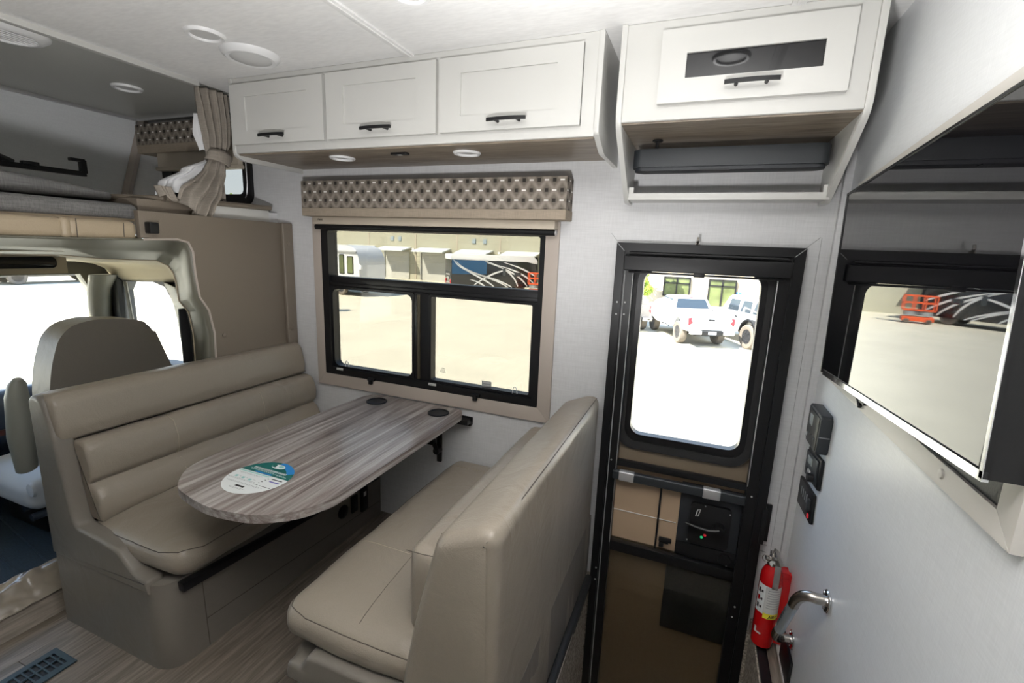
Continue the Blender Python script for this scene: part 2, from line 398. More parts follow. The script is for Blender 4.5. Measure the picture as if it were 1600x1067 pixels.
def text(name, s, size, m, parent, loc, rot, depth=.0006, align='CENTER', shear=0, sx=1.0):
    cu = bpy.data.curves.new('t', 'FONT'); cu.body = s; cu.size = size; cu.align_x = align; cu.align_y = 'CENTER'; cu.extrude = depth; cu.resolution_u = 2; cu.shear = shear
    o = bpy.data.objects.new('t', cu); COL.objects.link(o); bpy.context.view_layer.update()
    me = bpy.data.meshes.new_from_object(o.evaluated_get(bpy.context.evaluated_depsgraph_get())); bpy.data.objects.remove(o)
    root = parent
    while root.parent is not None: root = root.parent
    me.transform(Matrix.Translation(Vector(loc)-Vector(root.location)) @ rot.to_4x4() @ Matrix.Diagonal((sx, 1, 1, 1)))
    me.name = name; me.materials.clear(); me.materials.append(M[m]); r = bpy.data.objects.new(name, me); COL.objects.link(r); r.parent = parent
    return r

# ================================================================= SETTING
def wall_grid(xs, zs, holes, y0, y1, name, m):
    b = B()
    for i in range(len(xs)-1):
        for j in range(len(zs)-1):
            cx, cz = (xs[i]+xs[i+1])/2, (zs[j]+zs[j+1])/2
            if any(h[0] < cx < h[1] and h[2] < cz < h[3] for h in holes): continue
            b.box(xs[i], xs[i+1], y0, y1, zs[j], zs[j+1])
    return b.build(name, m, smooth=False, kind='structure')
WIN = (-1.90, -.64, .77, 1.565); DOOR = (-.325, .345, -.78, 1.54); BWIN = (-3.05, -2.40, 1.70, 1.94)
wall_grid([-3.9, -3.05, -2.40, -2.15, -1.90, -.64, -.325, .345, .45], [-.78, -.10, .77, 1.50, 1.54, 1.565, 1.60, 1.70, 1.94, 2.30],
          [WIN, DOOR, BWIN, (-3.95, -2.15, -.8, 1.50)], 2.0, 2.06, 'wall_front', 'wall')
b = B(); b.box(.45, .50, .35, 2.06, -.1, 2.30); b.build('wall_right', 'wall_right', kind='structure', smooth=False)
b = B(); b.box(-2.2, 2.75, -1.35, -1.30, -.05, 2.30); b.build('wall_back', 'wall', kind='structure', smooth=False)
b = B(); b.box(2.70, 2.75, -1.3, .35, -.05, 2.30); b.build('wall_rear', 'wall', kind='structure', smooth=False)
b = B(); b.box(.50, 2.75, .35, .40, -.05, 2.30); b.build('wall_side', 'wall', kind='structure', smooth=False)
b = B(); b.box(-2.215, 2.75, -1.35, 2.06, 2.185, 2.24); b.build('ceiling', 'ceiling', kind='structure', smooth=False)
b = B(); b.box(-3.7, -2.215, -1.35, 2.06, 2.185, 2.24); b.build('ceiling_bunk', 'bunk_ceiling', kind='structure', smooth=False)
# slanted nose wall of the bunk
b = B(); b.prism([(-3.285, 2.19), (-3.60, 1.60), (-3.66, 1.60), (-3.345, 2.19)], 'y', -1.35, 2.0); b.build('wall_nose', 'bunk_wall', kind='structure', smooth=False)
b = B(); b.box(-3.7, -2.2, -1.36, -1.30, -.1, 2.2); b.build('wall_left', 'bunk_wall', kind='structure', smooth=False)
# trims
b = B(); b.box(-2.225, -2.195, -1.3, 1.60, 2.165, 2.186, .003); b.build('trim_1', 'white', kind='structure')
for i, x in enumerate((-1.08, .17)):
    b = B(); b.box(x-.018, x+.018, -1.3, 2.0, 2.179, 2.187, .002); b.box(x-.006, x+.006, -1.3, 2.0, 2.176, 2.187, .002); b.build('trim_%d' % (i+2), 'ceiling', kind='structure')
b = B(); b.box(-3.30, -3.27, -1.3, 2.0, 2.170, 2.186, .004); b.build('trim_4', 'silver', kind='structure')
b = B(); b.box(-3.28, -2.2, 1.975, 2.0, 2.170, 2.186, .004); b.build('trim_5', 'silver', kind='structure')
b = B(); b.prism([(-3.285, 2.17), (-3.22, 2.17), (-3.50, 1.66), (-3.57, 1.66)], 'y', 1.975, 1.998); b.build('trim_6', 'beige_trim', kind='structure')
b = B(); b.box(.425, .452, 1.978, 2.002, -.1, 2.186, .005); b.build('trim_7', 'wall', kind='structure')
b = B(); b.box(.437, .452, .36, 1.98, 0.0, .012, .003); b.build('baseboard_right', 'white', kind='structure')
# mitre lines of the wall board above the door corners and the panel joint by the corner
b = B(); b.tube([(-.325, 1.9995, 1.54), (-.358, 1.9995, 1.578)], .0012, 6); b.tube([(.345, 1.9995, 1.54), (.388, 1.9995, 1.582)], .0012, 6)
b.tube([(.392, 1.9995, 1.58), (.392, 1.9995, .0)], .0008, 6); b.build('trim_8', 'ink_grey', kind='structure')

# ---- floor with planks, step well at the door
b = B()
b.box(-2.24, -.385, -1.3, 2.0, -.06, -.004); b.box(-.385, .385, -1.3, 1.05, -.06, -.004); b.box(.385, 2.72, -1.3, 2.0, -.06, -.004)
fl = b.build('floor', 'floor_gap', kind='structure', smooth=False)
PW, PL = .148, 1.22; x = -2.235; c = 0
while x < .36:
    y = -1.3 - (c*.47 % PL)
    while y < 2.0:
        ya, yb, xb = max(y, -1.3), min(y+PL, 2.0), min(x+PW, .44)
        if x > -.45 and x < .37: yb = min(yb, 1.05)
        if yb-ya > .03 and not (x > -.55 and ya > 1.05):
            p = B(); p.box(x+.0008, xb-.0008, ya+.0008, yb-.0008, -.005, 0, .0007, 1); p.build('floor_plank', 'floor_wood', fl, smooth=False)
        y += PL
    x += PW; c += 1
p = B(); p.box(.402, .438, 1.05, 1.995, -.005, 0); p.build('floor_plank', 'floor_wood', fl, smooth=False)
# step well
b = B()
b.box(-.40, -.332, 1.05, 2.0, -.78, -.006); b.box(.36, .40, 1.05, 2.0, -.78, -.006)
b.box(-.40, .40, 1.01, 1.05, -.78, -.006)
b.box(-.36, .36, 1.05, 1.45, -.40, -.36)
st = b.build('floor_step', 'carpet', kind='structure', smooth=False)
b = B(); b.box(-.36, .36, 1.05, 2.0, -.80, -.76); b.build('step_tread', 'carpet', st, smooth=False)
b = B(); b.box(-.335, -.322, 1.965, 1.999, -.78, -.065); b.box(.342, .36, 1.965, 1.999, -.78, -.065); b.build('carpet_strip', 'carpet', st, smooth=False)
b = B(); b.box(.365, .400, 1.05, 1.99, -.012, .008, .004); b.build('step_edge', 'black', st)
b = B(); b.cushion(-.345, -.315, 1.05, 1.955, -.035, .02, .014); b.build('step_edge', 'black_rough', st)

# ---- cab shell
b = B(); b.box(-3.8, -2.36, -1.35, 1.95, -.02, .05); cf = b.build('floor_cab', 'cab_carpet', kind='structure', smooth=False)
for i in range(9):
    r_ = B(); r_.tube([(-3.5, .55+i*.11, .052), (-2.42, .50+i*.09, .052)], .006, 6); r_.build('mat_rib', 'cab_carpet', cf)
b = B(); b.prism([(-2.235, 0), (-2.36, .115), (-2.40, .115), (-2.40, -.03), (-2.235, -.03)], 'y', -1.3, 1.0); b.build('trim_9', 'floor_wood', kind='structure', smooth=False)
# cab door with its window opening (structure door_2) and door below
DW = [(-3.50, .68), (-3.505, 1.13), (-3.455, 1.195), (-3.14, 1.21), (-3.03, 1.185), (-2.965, 1.09), (-2.925, .93), (-2.91, .70)]
def offs(P, d):
    c = Vector((sum(p[0] for p in P)/len(P), sum(p[1] for p in P)/len(P))); o = []
    for p in P:
        v = Vector(p)-c; o.append((c.x+v.x*(1+d/max(.1, abs(v.x))) if abs(v.x) > .05 else c.x+v.x, c.y+v.y*(1+d/max(.1, abs(v.y)))))
    return o
d2 = struct('door_2', (-3.2, 1.9, .05))
b = B(); O = [(-3.62, .45), (-3.62, 1.20), (-3.62, 1.45), (-3.14, 1.45), (-2.95, 1.45), (-2.35, 1.45), (-2.35, .93), (-2.35, .45)]
b.ring(O, DW, 'y', 1.90, 1.97); b.box(-3.62, -2.35, 1.88, 1.97, .0, .46); b.build('door_panel', 'cab_dark', d2)
b = B(); b.ring(offs(DW, .03), DW, 'y', 1.875, 1.905); b.build('window_seal', 'cab_dark', d2)
b = B(); b.prism(offs(DW, .01), 'y', 1.935, 1.938); b.build('pane', 'glass_clear', d2, smooth=False)
b = B(); b.tube([(-3.43, 1.885, 1.20), (-3.405, 1.885, .95), (-3.37, 1.885, .66)], .011, 8); b.build('window_divider', 'olive', d2)
# windscreen, pillar, dash
b = B(); b.prism([(-.95, .60), (1.71, .60), (1.765, .85), (1.775, 1.12), (1.735, 1.238), (-.95, 1.25)], 'x', -3.63, -3.627); b.build('window_3', 'glass_clear', kind='structure', smooth=False)
w3o = [(-1.3, .40), (1.95, .40), (1.95, .90), (1.95, 1.3), (1.75, 1.45), (-1.3, 1.45)]
w3i = [(-.95, .60), (1.72, .60), (1.775, .85), (1.785, 1.12), (1.735, 1.238), (-.95, 1.25)]
b = B(); b.ring(w3o, w3i, 'x', -3.66, -3.60); b.build('wall_windscreen', 'olive', kind='structure')
b = B()
rg = []
for z, w, xx in ((.45, .07, -3.55), (.7, .062, -3.56), (1.0, .06, -3.55), (1.15, .065, -3.52), (1.24, .08, -3.46)):
    rg.append([(xx+.05*math.cos(a), 1.79+w*math.sin(a), z) for a in [2*PI*k/14 for k in range(14)]])
b.loft(rg); b.build('trim_10', 'olive', kind='structure')
b = B(); b.box(-3.52, -3.44, 1.84, 1.895, .5, 1.22, .02); b.build('trim_11', 'cab_dark', kind='structure')
b = B(); b.prism(rpoly([(-3.62, .0), (-3.62, .60), (-3.36, .66), (-3.28, .58), (-3.30, .40), (-3.42, .30), (-3.45, 0)], .05), 'y', -1.2, 1.86); b.build('dashboard', 'dash', kind='structure')
b = B(); b.box(-3.29, -3.275, -.9, 1.84, .44, .47, .004); b.build('trim_12', mat('dash_wood_strip', (.07, .02, .012), .3), kind='structure')
# cab header: console with its slot, first and second door arch
b = B(); b.prism([(-2.90, 1.295), (-2.90, 1.385), (-2.30, 1.42), (-2.30, 1.49), (-3.62, 1.49), (-3.62, 1.26)], 'y', -1.3, 1.35); b.build('ceiling_cab', 'headliner', kind='structure', smooth=False)
b = B(); b.prism(rrect(-.6, 1.305, 1.322, 1.374, .018), 'x', -2.905, -2.885, .003); b.build('trim_13', 'cab_glass', kind='structure')
OUT = [(.0, 1.475), (.83, 1.475), (1.0, 1.475), (1.25, 1.478), (1.385, 1.482), (1.43, 1.47), (1.447, 1.43), (1.449, 1.33), (1.459, 1.225), (1.497, 1.16), (1.515, 1.05), (1.51, .89), (1.51, .6), (1.51, .1)]
INN = [(.0, 1.41), (.905, 1.412), (1.08, 1.409), (1.22, 1.393), (1.43, 1.385), (1.482, 1.36), (1.506, 1.32), (1.515, 1.27), (1.520, 1.185), (1.560, 1.126), (1.573, 1.02), (1.571, .82), (1.58, .6), (1.58, .1)]
LIN = [(.0, 1.385), (1.12, 1.386), (1.30, 1.38), (1.50, 1.350), (1.66, 1.345), (1.76, 1.33), (1.82, 1.30), (1.85, 1.25), (1.875, 1.18), (1.885, 1.10), (1.89, 1.0), (1.89, .82), (1.89, .6), (1.89, .1)]
b = B()
mid = [(p[0]*.5+q[0]*.5, p[1]*.5+q[1]*.5) for p, q in zip(OUT, INN)]
b.loft([[(-2.125, y, z) for y, z in OUT], [(-2.16, y*.985+.016, z-.004) for y, z in OUT], [(-2.24, y, z) for y, z in mid], [(-2.35, y, z) for y, z in INN]], closed=False)
b.build('trim_14', 'olive', kind='structure', solid=.006, ang=60)
b = B()
IR, LR = INN[:8], LIN[:8]; IR = IR + [(1.5165, 1.24)]; LR = LR + [(1.878, 1.222)]
b.loft([[(-2.35, y, z) for y, z in IR], [(-2.37, y+.01, z+.004) for y, z in IR], [(-2.9, y, z) for y, z in LR], [(-3.5, y, z-.02) for y, z in LR]], closed=False)
b.build('trim_15', 'headliner', kind='structure', solid=.006, ang=60)
b = B(); IP = [(1.5165, 1.24)] + INN[8:]; LP = [(-3.03, 1.215), (-2.985, 1.15), (-2.955, 1.08), (-2.935, 1.0), (-2.915, .82), (-2.90, .6), (-2.90, .1)]
b.loft([[(-2.35, y, z) for y, z in IP], [(-2.37, y+.01, z+.002) for y, z in IP], [(x, 1.872, z) for x, z in LP]], closed=False)
b.build('trim_19', 'olive', kind='structure', solid=.006, ang=60)
b = B(); b.tube([(-2.356, y, z) for y, z in INN[1:]], .006, 6); b.build('trim_16', 'tan_vinyl', kind='structure')
# seat belt strip by the door opening
b = B(); b.box(-2.46, -2.45, 1.575, 1.625, .3, 1.13); sb = b.build('seat_belt', 'black_rough'); tag(sb, 'black seat belt webbing hanging beside the cab door window', 'seat belt')
# bulkhead board
bk = struct('wall_bulkhead', (-2.12, 1.6, 0))
BP = [(1.24, 1.592), (1.985, 1.585), (1.998, 1.57), (1.998, 0.0)] + [(1.51, 0.0), (1.51, .6)] + list(reversed(OUT[4:12])) + [(1.24, 1.482)]
b = B(); b.prism(BP, 'x', -2.15, -2.12, .004); b.build('board', 'panel_vinyl', bk)
b = B(); b.box(-2.122, -2.100, 1.93, 1.997, .80, 1.588, .008, 3); b.build('edge_strip', 'panel_vinyl', bk)
for (y, z, xx) in ((1.962, 1.48, -2.099), (1.955, 1.01, -2.099), (1.565, 1.03, -2.119)):
    b = B(); b.lathe([(0, .005), (.008, .0045), (.012, .002), (.0125, -.002)], (xx, y, z), 'x', 20); b.build('button_cap', 'panel_vinyl', bk)
b = B(); b.tube([(-2.119, p[0], p[1]) for p in OUT[3:12]], .005, 6); b.build('opening_bead', 'beige_trim', bk)
# padded roll under the bunk edge
b = B()
for (y0, y1) in ((-1.2, .30), (.305, 1.085-.085), (1.005, 1.235)):
    b.cushion(-2.20, -2.125, y0, y1, 1.478, 1.545, .02, puff=(.004, 0, .004))
b.cushion(-2.20, -2.12, .985, 1.02, 1.474, 1.549, .02)
b.build('trim_17', 'tan_vinyl', kind='structure')
b = B(); b.tube([(-2.118, 1.18, 1.485), (-2.116, 1.182, 1.54)], .0015, 6); b.tube([(-2.12, 1.03, 1.478), (-2.117, 1.03, 1.545)], .0015, 6); b.build('trim_18', 'seam', kind='structure')
b = B(); b.box(-2.122, -2.085, 1.258, 1.295, 1.502, 1.548, .006); b.box(-2.12, -2.11, 1.262, 1.305, 1.505, 1.545, .003); t = b.build('bracket', 'black'); tag(t, 'small black plastic bracket on the corner of the bulkhead panel', 'bracket')

# ================================================================= BUNK
b = B(); b.box(-3.6, -2.19, -1.3, 1.99, 1.548, 1.585); b.build('bunk_floor', 'tan_vinyl', kind='structure')
def mattress(name, x0, x1, y0, y1, z0, z1, label, r=.03, taper=None):
    b = B(); b.cushion(x0, x1, y0, y1, z0, z1, r, puff=(.006, .004, .006), wr=.004, wf=4)
    if taper:
        for v in b.bm.verts:
            if v.co.z > (z0+z1)/2:
                f = (v.co.y-y0)/(y1-y0); v.co.z += taper*(1-f)
    o = b.build(name, 'mattress', ang=80); tag(o, label, 'mattress'); return o
mattress('bunk_mattress', -3.30, -2.175, -1.2, 1.285, 1.553, 1.618, 'lower grey woven bunk mattress above the cab opening')
mattress('bunk_cushion', -2.93, -2.33, -1.2, 1.275, 1.634, 1.668, 'grey woven cushion lying on top of the bunk mattress', .015, taper=.24)
# black ladder frame lying on the bunk
lt = thing('bunk_ladder', 'black metal ladder rail lying on the bunk mattress', 'ladder', (-2.95, 1.2, 1.66))
b = B(); b.box(-3.0, -2.97, .2, 1.52, 1.775, 1.80, .004); b.build('rail', 'black', lt)
b = B(); b.box(-3.0, -2.97, 1.50, 1.525, 1.79, 1.855, .003); b.box(-3.0, -2.97, 1.46, 1.52, 1.845, 1.86, .003); b.build('hook', 'black', lt)
b = B(); b.tube([(-3.0, .95+.3*t, 1.83+.03*math.sin(t*PI)-.03*t) for t in [i/8 for i in range(9)]], .015, 8); b.build('strap', 'black_rough', lt)
b = B(); b.box(-2.99, -2.96, 1.27, 1.33, 1.795, 1.812, .003); b.build('clip', 'black', lt)
# side shelf with rolled rail and white box
sh = thing('bunk_shelf', 'low white and taupe ledge with a rolled brown rail beside the bunk', 'shelf', (-2.5, 1.65, 1.585))
b = B(); b.box(-3.2, -2.205, 1.29, 1.575, 1.586, 1.645, .004); b.build('taupe_panel', 'panel_vinyl', sh)
b = B(); b.box(-3.2, -2.20, 1.575, 1.935, 1.586, 1.648, .003); b.build('white_panel', 'white', sh)
b = B(); b.box(-3.3, -2.21, 1.935, 1.998, 1.586, 1.64); b.build('infill', 'wall', sh)
b = B(); b.tube([(-2.2, 1.40, 1.655), (-2.2, 1.945, 1.662)], .013, 10); b.tube([(-2.2, 1.40, 1.655), (-2.35, 1.29, 1.650), (-2.6, 1.29, 1.650)], .012, 10); b.build('rail', 'panel_vinyl', sh)
# bunk window
w2 = struct('window_2', (-2.7, 2.0, 1.7))
b = B(); b.ring(rrect(-3.12, -2.375, 1.685, 1.955, .06, 8), rrect(-3.03, -2.44, 1.742, 1.945, .03, 8), 'y', 1.985, 2.03); b.build('window_frame', 'black_satin', w2)
b = B(); b.box(-2.985, -2.93, 1.74, 1.95, 1.99, 2.04) if False else b.box(-3.03, -2.90, 1.99, 2.04, 1.742, 1.945); b.build('mullion', 'black_satin', w2)
b = B(); b.box(-3.03, -2.43, 2.035, 2.038, 1.74, 1.95); b.build('pane', 'glass_tint', w2)
b = B(); b.tube([(-2.405, 1.982, 1.94), (-2.403, 1.982, 1.80), (-2.412, 1.982, 1.74), (-2.425, 1.982, 1.722)], .003, 6); b.build('weather_strip', 'silver', w2)
bv = thing('bunk_valance', 'patterned valance over the small bunk window', 'valance', (-2.85, 1.95, 2.0))
b = B(); b.box(-3.19, -2.5, 1.90, 1.998, 2.01, 2.128, .004); b.build('patterned_panel', 'diamond', bv)
b = B(); b.box(-3.18, -2.5, 1.895, 1.998, 1.965, 2.012, .004); b.build('fabric_band', 'tan_fabric', bv)
bs = thing('roller_shade', 'beige roller shade half drawn over the small bunk window', 'shade', (-2.7, 1.95, 1.9))
b = B(); b.box(-3.04, -2.38, 1.915, 1.945, 1.885, 1.966, .003); b.build('shade_cloth', 'beige_shade', bs)
b = B(); b.box(-3.05, -2.375, 1.905, 1.95, 1.868, 1.888, .006); b.build('hem_bar', 'beige_shade', bs)

# curtain beside the bunk
cu = thing('bunk_curtain', 'taupe linen curtain with white lining tied back beside the bunk', 'curtain', (-2.2, 1.66, 1.62))
def sheet(name, rows, folds, amp, mt, ph=0, x0=-2.205, nz=26, nu=90):
    b = B(); R = []
    zs = [r[0] for r in rows]
    for i in range(nz+1):
        z = zs[0]+(zs[-1]-zs[0])*i/nz
        for k in range(len(rows)-1):
            if rows[k][0] >= z >= rows[k+1][0]-1e-9: break
        f = (rows[k][0]-z)/(rows[k][0]-rows[k+1][0]); f = f*f*(3-2*f)*.5+f*.5
        yl = rows[k][1]*(1-f)+rows[k+1][1]*f; yr = rows[k][2]*(1-f)+rows[k+1][2]*f; am = rows[k][3]*(1-f)+rows[k+1][3]*f; xo = rows[k][4]*(1-f)+rows[k+1][4]*f
        row = []
        for j in range(nu+1):
            u = j/nu; w = math.sin(2*PI*folds*u+ph+math.sin(z*9)*.5) + .35*math.sin(2*PI*folds*2.3*u+z*14)
            zz = z + .012*math.sin(u*7+ph)*(i/nz) + rows[k][5]*(u-.5)*(i/nz)
            row.append((x0+xo+am*amp*w-.03*(abs(u-.5)*2)**2, yl+(yr-yl)*u, zz))
        R.append(row)
    b.loft(R, closed=False)
    return b.build(name, mt, cu, ang=80, solid=.002)
sheet('curtain_drape', [(2.17, 1.600, 1.765, .8, 0, 0), (2.05, 1.610, 1.765, 1, 0, 0), (1.95, 1.622, 1.752, 1, 0, 0), (1.87, 1.632, 1.715, .5, .0, 0)], 5, .016, 'curtain')
sheet('curtain_skirt', [(1.87, 1.632, 1.715, .5, .01, -.02), (1.80, 1.590, 1.705, .8, .02, -.05), (1.72, 1.51, 1.655, 1, .05, -.10), (1.655, 1.445, 1.60, 1.2, .056, -.10), (1.60, 1.43, 1.565, 1.2, .056, -.1)], 3, .018, 'curtain', 1.0)
sheet('curtain_skirt', [(1.87, 1.65, 1.73, .5, -.03, .0), (1.78, 1.63, 1.735, .8, -.04, 0), (1.672, 1.60, 1.735, 1.2, -.045, 0)], 3, .014, 'curtain', 2.4)
sheet('curtain_lining', [(2.06, 1.612, 1.66, .3, -.035, 0), (1.97, 1.600, 1.66, .3, -.035, 0), (1.89, 1.622, 1.66, .3, -.03, 0)], 2, .008, 'lining', .5)
sheet('curtain_lining', [(1.86, 1.64, 1.68, .5, -.02, .02), (1.80, 1.52, 1.66, .8, -.02, .05), (1.74, 1.41, 1.60, .9, -.015, .05), (1.69, 1.385, 1.55, .9, -.005, .0)], 2.2, .016, 'lining', .2)
sheet('curtain_hem', [(1.705, 1.362, 1.43, .9, .03, .0), (1.655, 1.375, 1.45, .9, .035, .0)], 1.5, .012, 'curtain', .2, nz=8, nu=30)
b = B()
rg = []
for z, k in ((1.845, 1.0), (1.85, 1.12), (1.865, 1.05), (1.88, 1.12), (1.897, 1.0)):
    rg.append([(-2.205+.036*k*math.cos(a), 1.674+(z-1.87)*.5+.050*k*math.sin(a), z-.12*.05*math.sin(a)*2) for a in [2*PI*i/24 for i in range(24)]])
b.loft(rg, caps=False); b.build('tie_back', 'curtain', cu, ang=80, solid=.003)

# ================================================================= MAIN WINDOW
w1 = struct('window_1', (-1.27, 2.0, .7))
def board(pts, y0=1.986, y1=2.0): b = B(); b.prism(pts, 'y', y0, y1, .002); return b.build('trim_board', 'beige_trim', w1)
o_ = (-1.952, -.578, .706, 1.62); i_ = (-1.897, -.640, .773, 1.562)
board([(o_[0], o_[2]), (o_[1], o_[2]), (i_[1], i_[2]), (i_[0], i_[2])]); board([(o_[0], o_[3]), (i_[0], i_[3]), (i_[1], i_[3]), (o_[1], o_[3])])
board([(o_[0], o_[2]), (i_[0], i_[2]), (i_[0], i_[3]), (o_[0], o_[3])]); board([(o_[1], o_[2]), (o_[1], o_[3]), (i_[1], i_[3]), (i_[1], i_[2])])
b = B(); b.ring(rrect(-1.898, -.640, .772, 1.563, .012), rrect(-1.853, -.664, .812, 1.556, .012), 'y', 1.988, 2.06); b.build('window_frame', 'black_satin', w1)
b = B(); b.box(-1.855, -.66, 2.0, 2.05, 1.262, 1.318, .006); b.box(-1.855, -.66, 1.992, 2.0, 1.268, 1.285, .002); b.build('crossbar', 'black_satin', w1)
b = B(); b.box(-1.322, -1.236, 2.0, 2.05, .81, 1.265, .006); b.build('mullion', 'black_satin', w1)
b = B(); b.tube([(-1.292, 1.996, .822), (-1.292, 1.996, 1.255)], .009, 10); b.build('mullion_bead', mat('bronze_bead', (.10, .085, .06), .3, metal=.6), w1)
b = B(); b.ring(rrect(-1.853, -1.322, .812, 1.262, .012, 6), rrect(-1.842, -1.335, .822, 1.250, .035, 6), 'y', 2.0, 2.045); b.build('sash', 'black_satin', w1)
b = B(); b.ring(rrect(-1.236, -.664, .812, 1.262, .012, 6), rrect(-1.222, -.690, .824, 1.250, .008, 6), 'y', 2.0, 2.045); b.build('sash', 'black_satin', w1)
b = B(); b.box(-1.855, -.66, 2.040, 2.043, 1.31, 1.56); b.build('pane', 'glass_tint', w1)
b = B(); b.box(-1.85, -1.325, 2.030, 2.033, .815, 1.255); b.build('pane', 'glass_tint', w1)
b = B(); b.box(-1.24, -.68, 2.036, 2.039, .815, 1.255); b.build('pane', 'glass_tint', w1)
for x, z in ((-1.58, .775), (-.955, .783)):
    b = B(); b.box(x-.022, x+.022, 1.972, 1.99, z-.004, z+.012, .003); b.box(x-.012, x+.008, 1.968, 1.985, z-.022, z+.004, .003); b.build('latch', 'black', w1)
for x, z in ((-1.752, .836), (-.757, .835)):
    b = B(); b.tube([(x-.012, 1.995, z-.012), (x-.007, 1.993, z+.016), (x, 1.992, z+.022), (x+.007, 1.993, z+.016), (x+.012, 1.995, z-.012)], .0022, 6); b.build('pull_ring', 'white_plastic', w1)
for x, z in ((-1.797, .806), (-1.205, .804)):
    b = B(); b.box(x-.022, x+.022, 1.985, 1.988, z-.006, z+.007, .001); s_ = b.build('label', 'label_grey', w1)
    b = B(); b.box(x-.018, x+.018, 1.9845, 1.9852, z-.002, z+.001); b.build('print_line', 'ink_grey', s_)
b = B(); b.box(-.945, -.895, 2.026, 2.029, .823, .852); s_ = b.build('label', 'ink_grey', w1)
b = B(); b.box(-.940, -.900, 2.0245, 2.0262, .842, .848); b.box(-.940, -.900, 2.0245, 2.0262, .830, .834); b.build('print_line', 'label_grey', s_)
b = B()
for k in range(4): b.box(-1.19+k*.004, -1.155-k*.002, 2.0345, 2.0352, .862+k*.007, .864+k*.007)
b.build('glass_marking', 'ink_grey', w1)
va = thing('window_valance', 'diamond patterned valance box over the dinette window', 'valance', (-1.23, 1.95, 1.62))
b = B(); b.box(-1.932, -.532, 1.90, 1.999, 1.660, 1.795, .005, 3); b.build('patterned_panel', 'diamond', va)
b = B(); b.box(-1.925, -.530, 1.893, 1.999, 1.622, 1.664, .005, 3); b.build('fabric_band', 'tan_fabric', va)
rs = thing('roller_shade', 'rolled up beige roller shade with black bottom bar over the dinette window', 'shade', (-1.25, 1.95, 1.57))
b = B(); b.box(-1.900, -.586, 1.935, 1.998, 1.585, 1.622, .006, 3); b.build('cassette', 'beige_shade', rs)
b = B(); b.tube([(-1.895, 1.957, 1.572), (-.588, 1.957, 1.572)], .0135, 12); b.build('bottom_bar', 'black_satin', rs)
b = B(); b.tube([(-.588, 1.957, 1.572), (-.584, 1.957, 1.572)], .012, 12); b.build('end_cap', 'silver', rs)
text('maker_label', 'PROS', .013, 'ink', rs, (-1.845, 1.9335, 1.607), Matrix.Rotation(PI/2, 3, 'X'))

# ================================================================= ENTRY DOOR
d1 = struct('door_1', (0, 2.0, -.75))
b = B(); b.ring(rrect(-.325, .345, -.76, 1.542), rrect(-.292, .310, -.73, 1.508), 'y', 1.955, 2.05); b.build('door_frame', 'black_satin', d1)
b = B(); b.tube([(-.325, 1.9545, 1.542), (-.292, 1.9545, 1.508)], .0015, 6); b.tube([(.345, 1.9545, 1.542), (.310, 1.9545, 1.508)], .0015, 6); b.build('mitre_joint', 'ink_grey', d1, kind='stuff')
b = B(); b.ring(rrect(-.292, .310, -.73, 1.508), rrect(-.250, .268, -.69, 1.47), 'y', 1.968, 2.0); b.build('screen_frame', 'black_satin', d1)
b = B(); b.tube([(-.285, 1.966, -.72), (-.285, 1.966, 1.43)], .0025, 6); b.tube([(-.252, 1.966, .2), (-.252, 1.966, 1.43)], .0018, 6); b.tube([(.270, 1.966, .6), (.270, 1.966, 1.43)], .0018, 6); b.build('frame_bead', 'silver', d1)
b = B(); b.box(-.250, .268, 1.968, 1.995, .578, .604, .003); b.box(-.250, .268, 1.962, 1.99, .165, .212, .004); b.build('crossbar', 'black_satin', d1)
b = B(); b.box(-.250, .02, 1.966, 1.968, .205, .210); b.build('crossbar_edge', 'silver', d1)
b = B(); b.box(-.262, .270, 1.945, 1.972, .522, .562, .008, 3); b.build('push_bar', 'dark_grey', d1)
for x0, x1 in ((-.236, -.168), (.108, .178)):
    b = B(); b.box(x0, x1, 1.9425, 1.974, .520, .564, .008, 3); b.build('bar_sleeve', 'silver', d1, label='silver sleeve')
b = B(); b.box(-.29, .308, 1.935, 1.975, 1.432, 1.492, .008, 3); b.build('shade_cassette', 'black', d1)
b = B(); b.tube([(-.27, 1.945, 1.500), (.29, 1.945, 1.500)], .006, 8); b.box(-.27, .29, 1.95, 1.965, 1.422, 1.430, .002); b.build('shade_rod', 'black_satin', d1)
b = B(); b.box(-.022, .018, 1.935, 1.96, 1.418, 1.44, .003); b.build('shade_pull', 'black', d1)
b = B(); b.tube([(-.02, 1.95, 1.545), (-.02, 1.94, 1.556), (-.02, 1.945, 1.568)], .005, 8); b.tube([(-.028, 1.95, 1.545), (-.012, 1.95, 1.545)], .004, 8); b.build('top_hook', 'steel', d1)
# slab with window
b = B()
NO = rrect(-.318, .338, .55, 1.52, .001, 8); NI = rrect(-.222, .235, .70, 1.445, .055, 8)
b.ring(NO, NI, 'y', 2.02, 2.058); b.build('door_slab', 'door_brown', d1)
b = B(); b.ring(rrect(-.272, .272, .655, 1.475, .08, 8), rrect(-.236, .246, .69, 1.452, .06, 8), 'y', 2.002, 2.022); b.build('window_gasket', 'black_rough', d1)
b = B(); b.ring(rrect(-.236, .246, .69, 1.452, .06, 8), rrect(-.212, .224, .722, 1.432, .045, 8), 'y', 2.008, 2.050); b.build('window_frame', 'black_satin', d1)
b = B(); b.box(-.23, .24, 2.040, 2.043, .70, 1.45); b.build('pane', 'glass_clear', d1)
b = B(); b.box(-.25, .268, 2.004, 2.02, .212, .58); b.build('mid_panel', 'door_tan', d1)
b = B(); b.box(-.315, .335, 2.02, 2.058, -.76, .56); b.build('lower_slab', 'door_brown', d1)
b = B(); b.box(-.25, .268, 1.982, 1.985, -.69, .17); b.build('lower_screen', 'glass_smoke', d1)
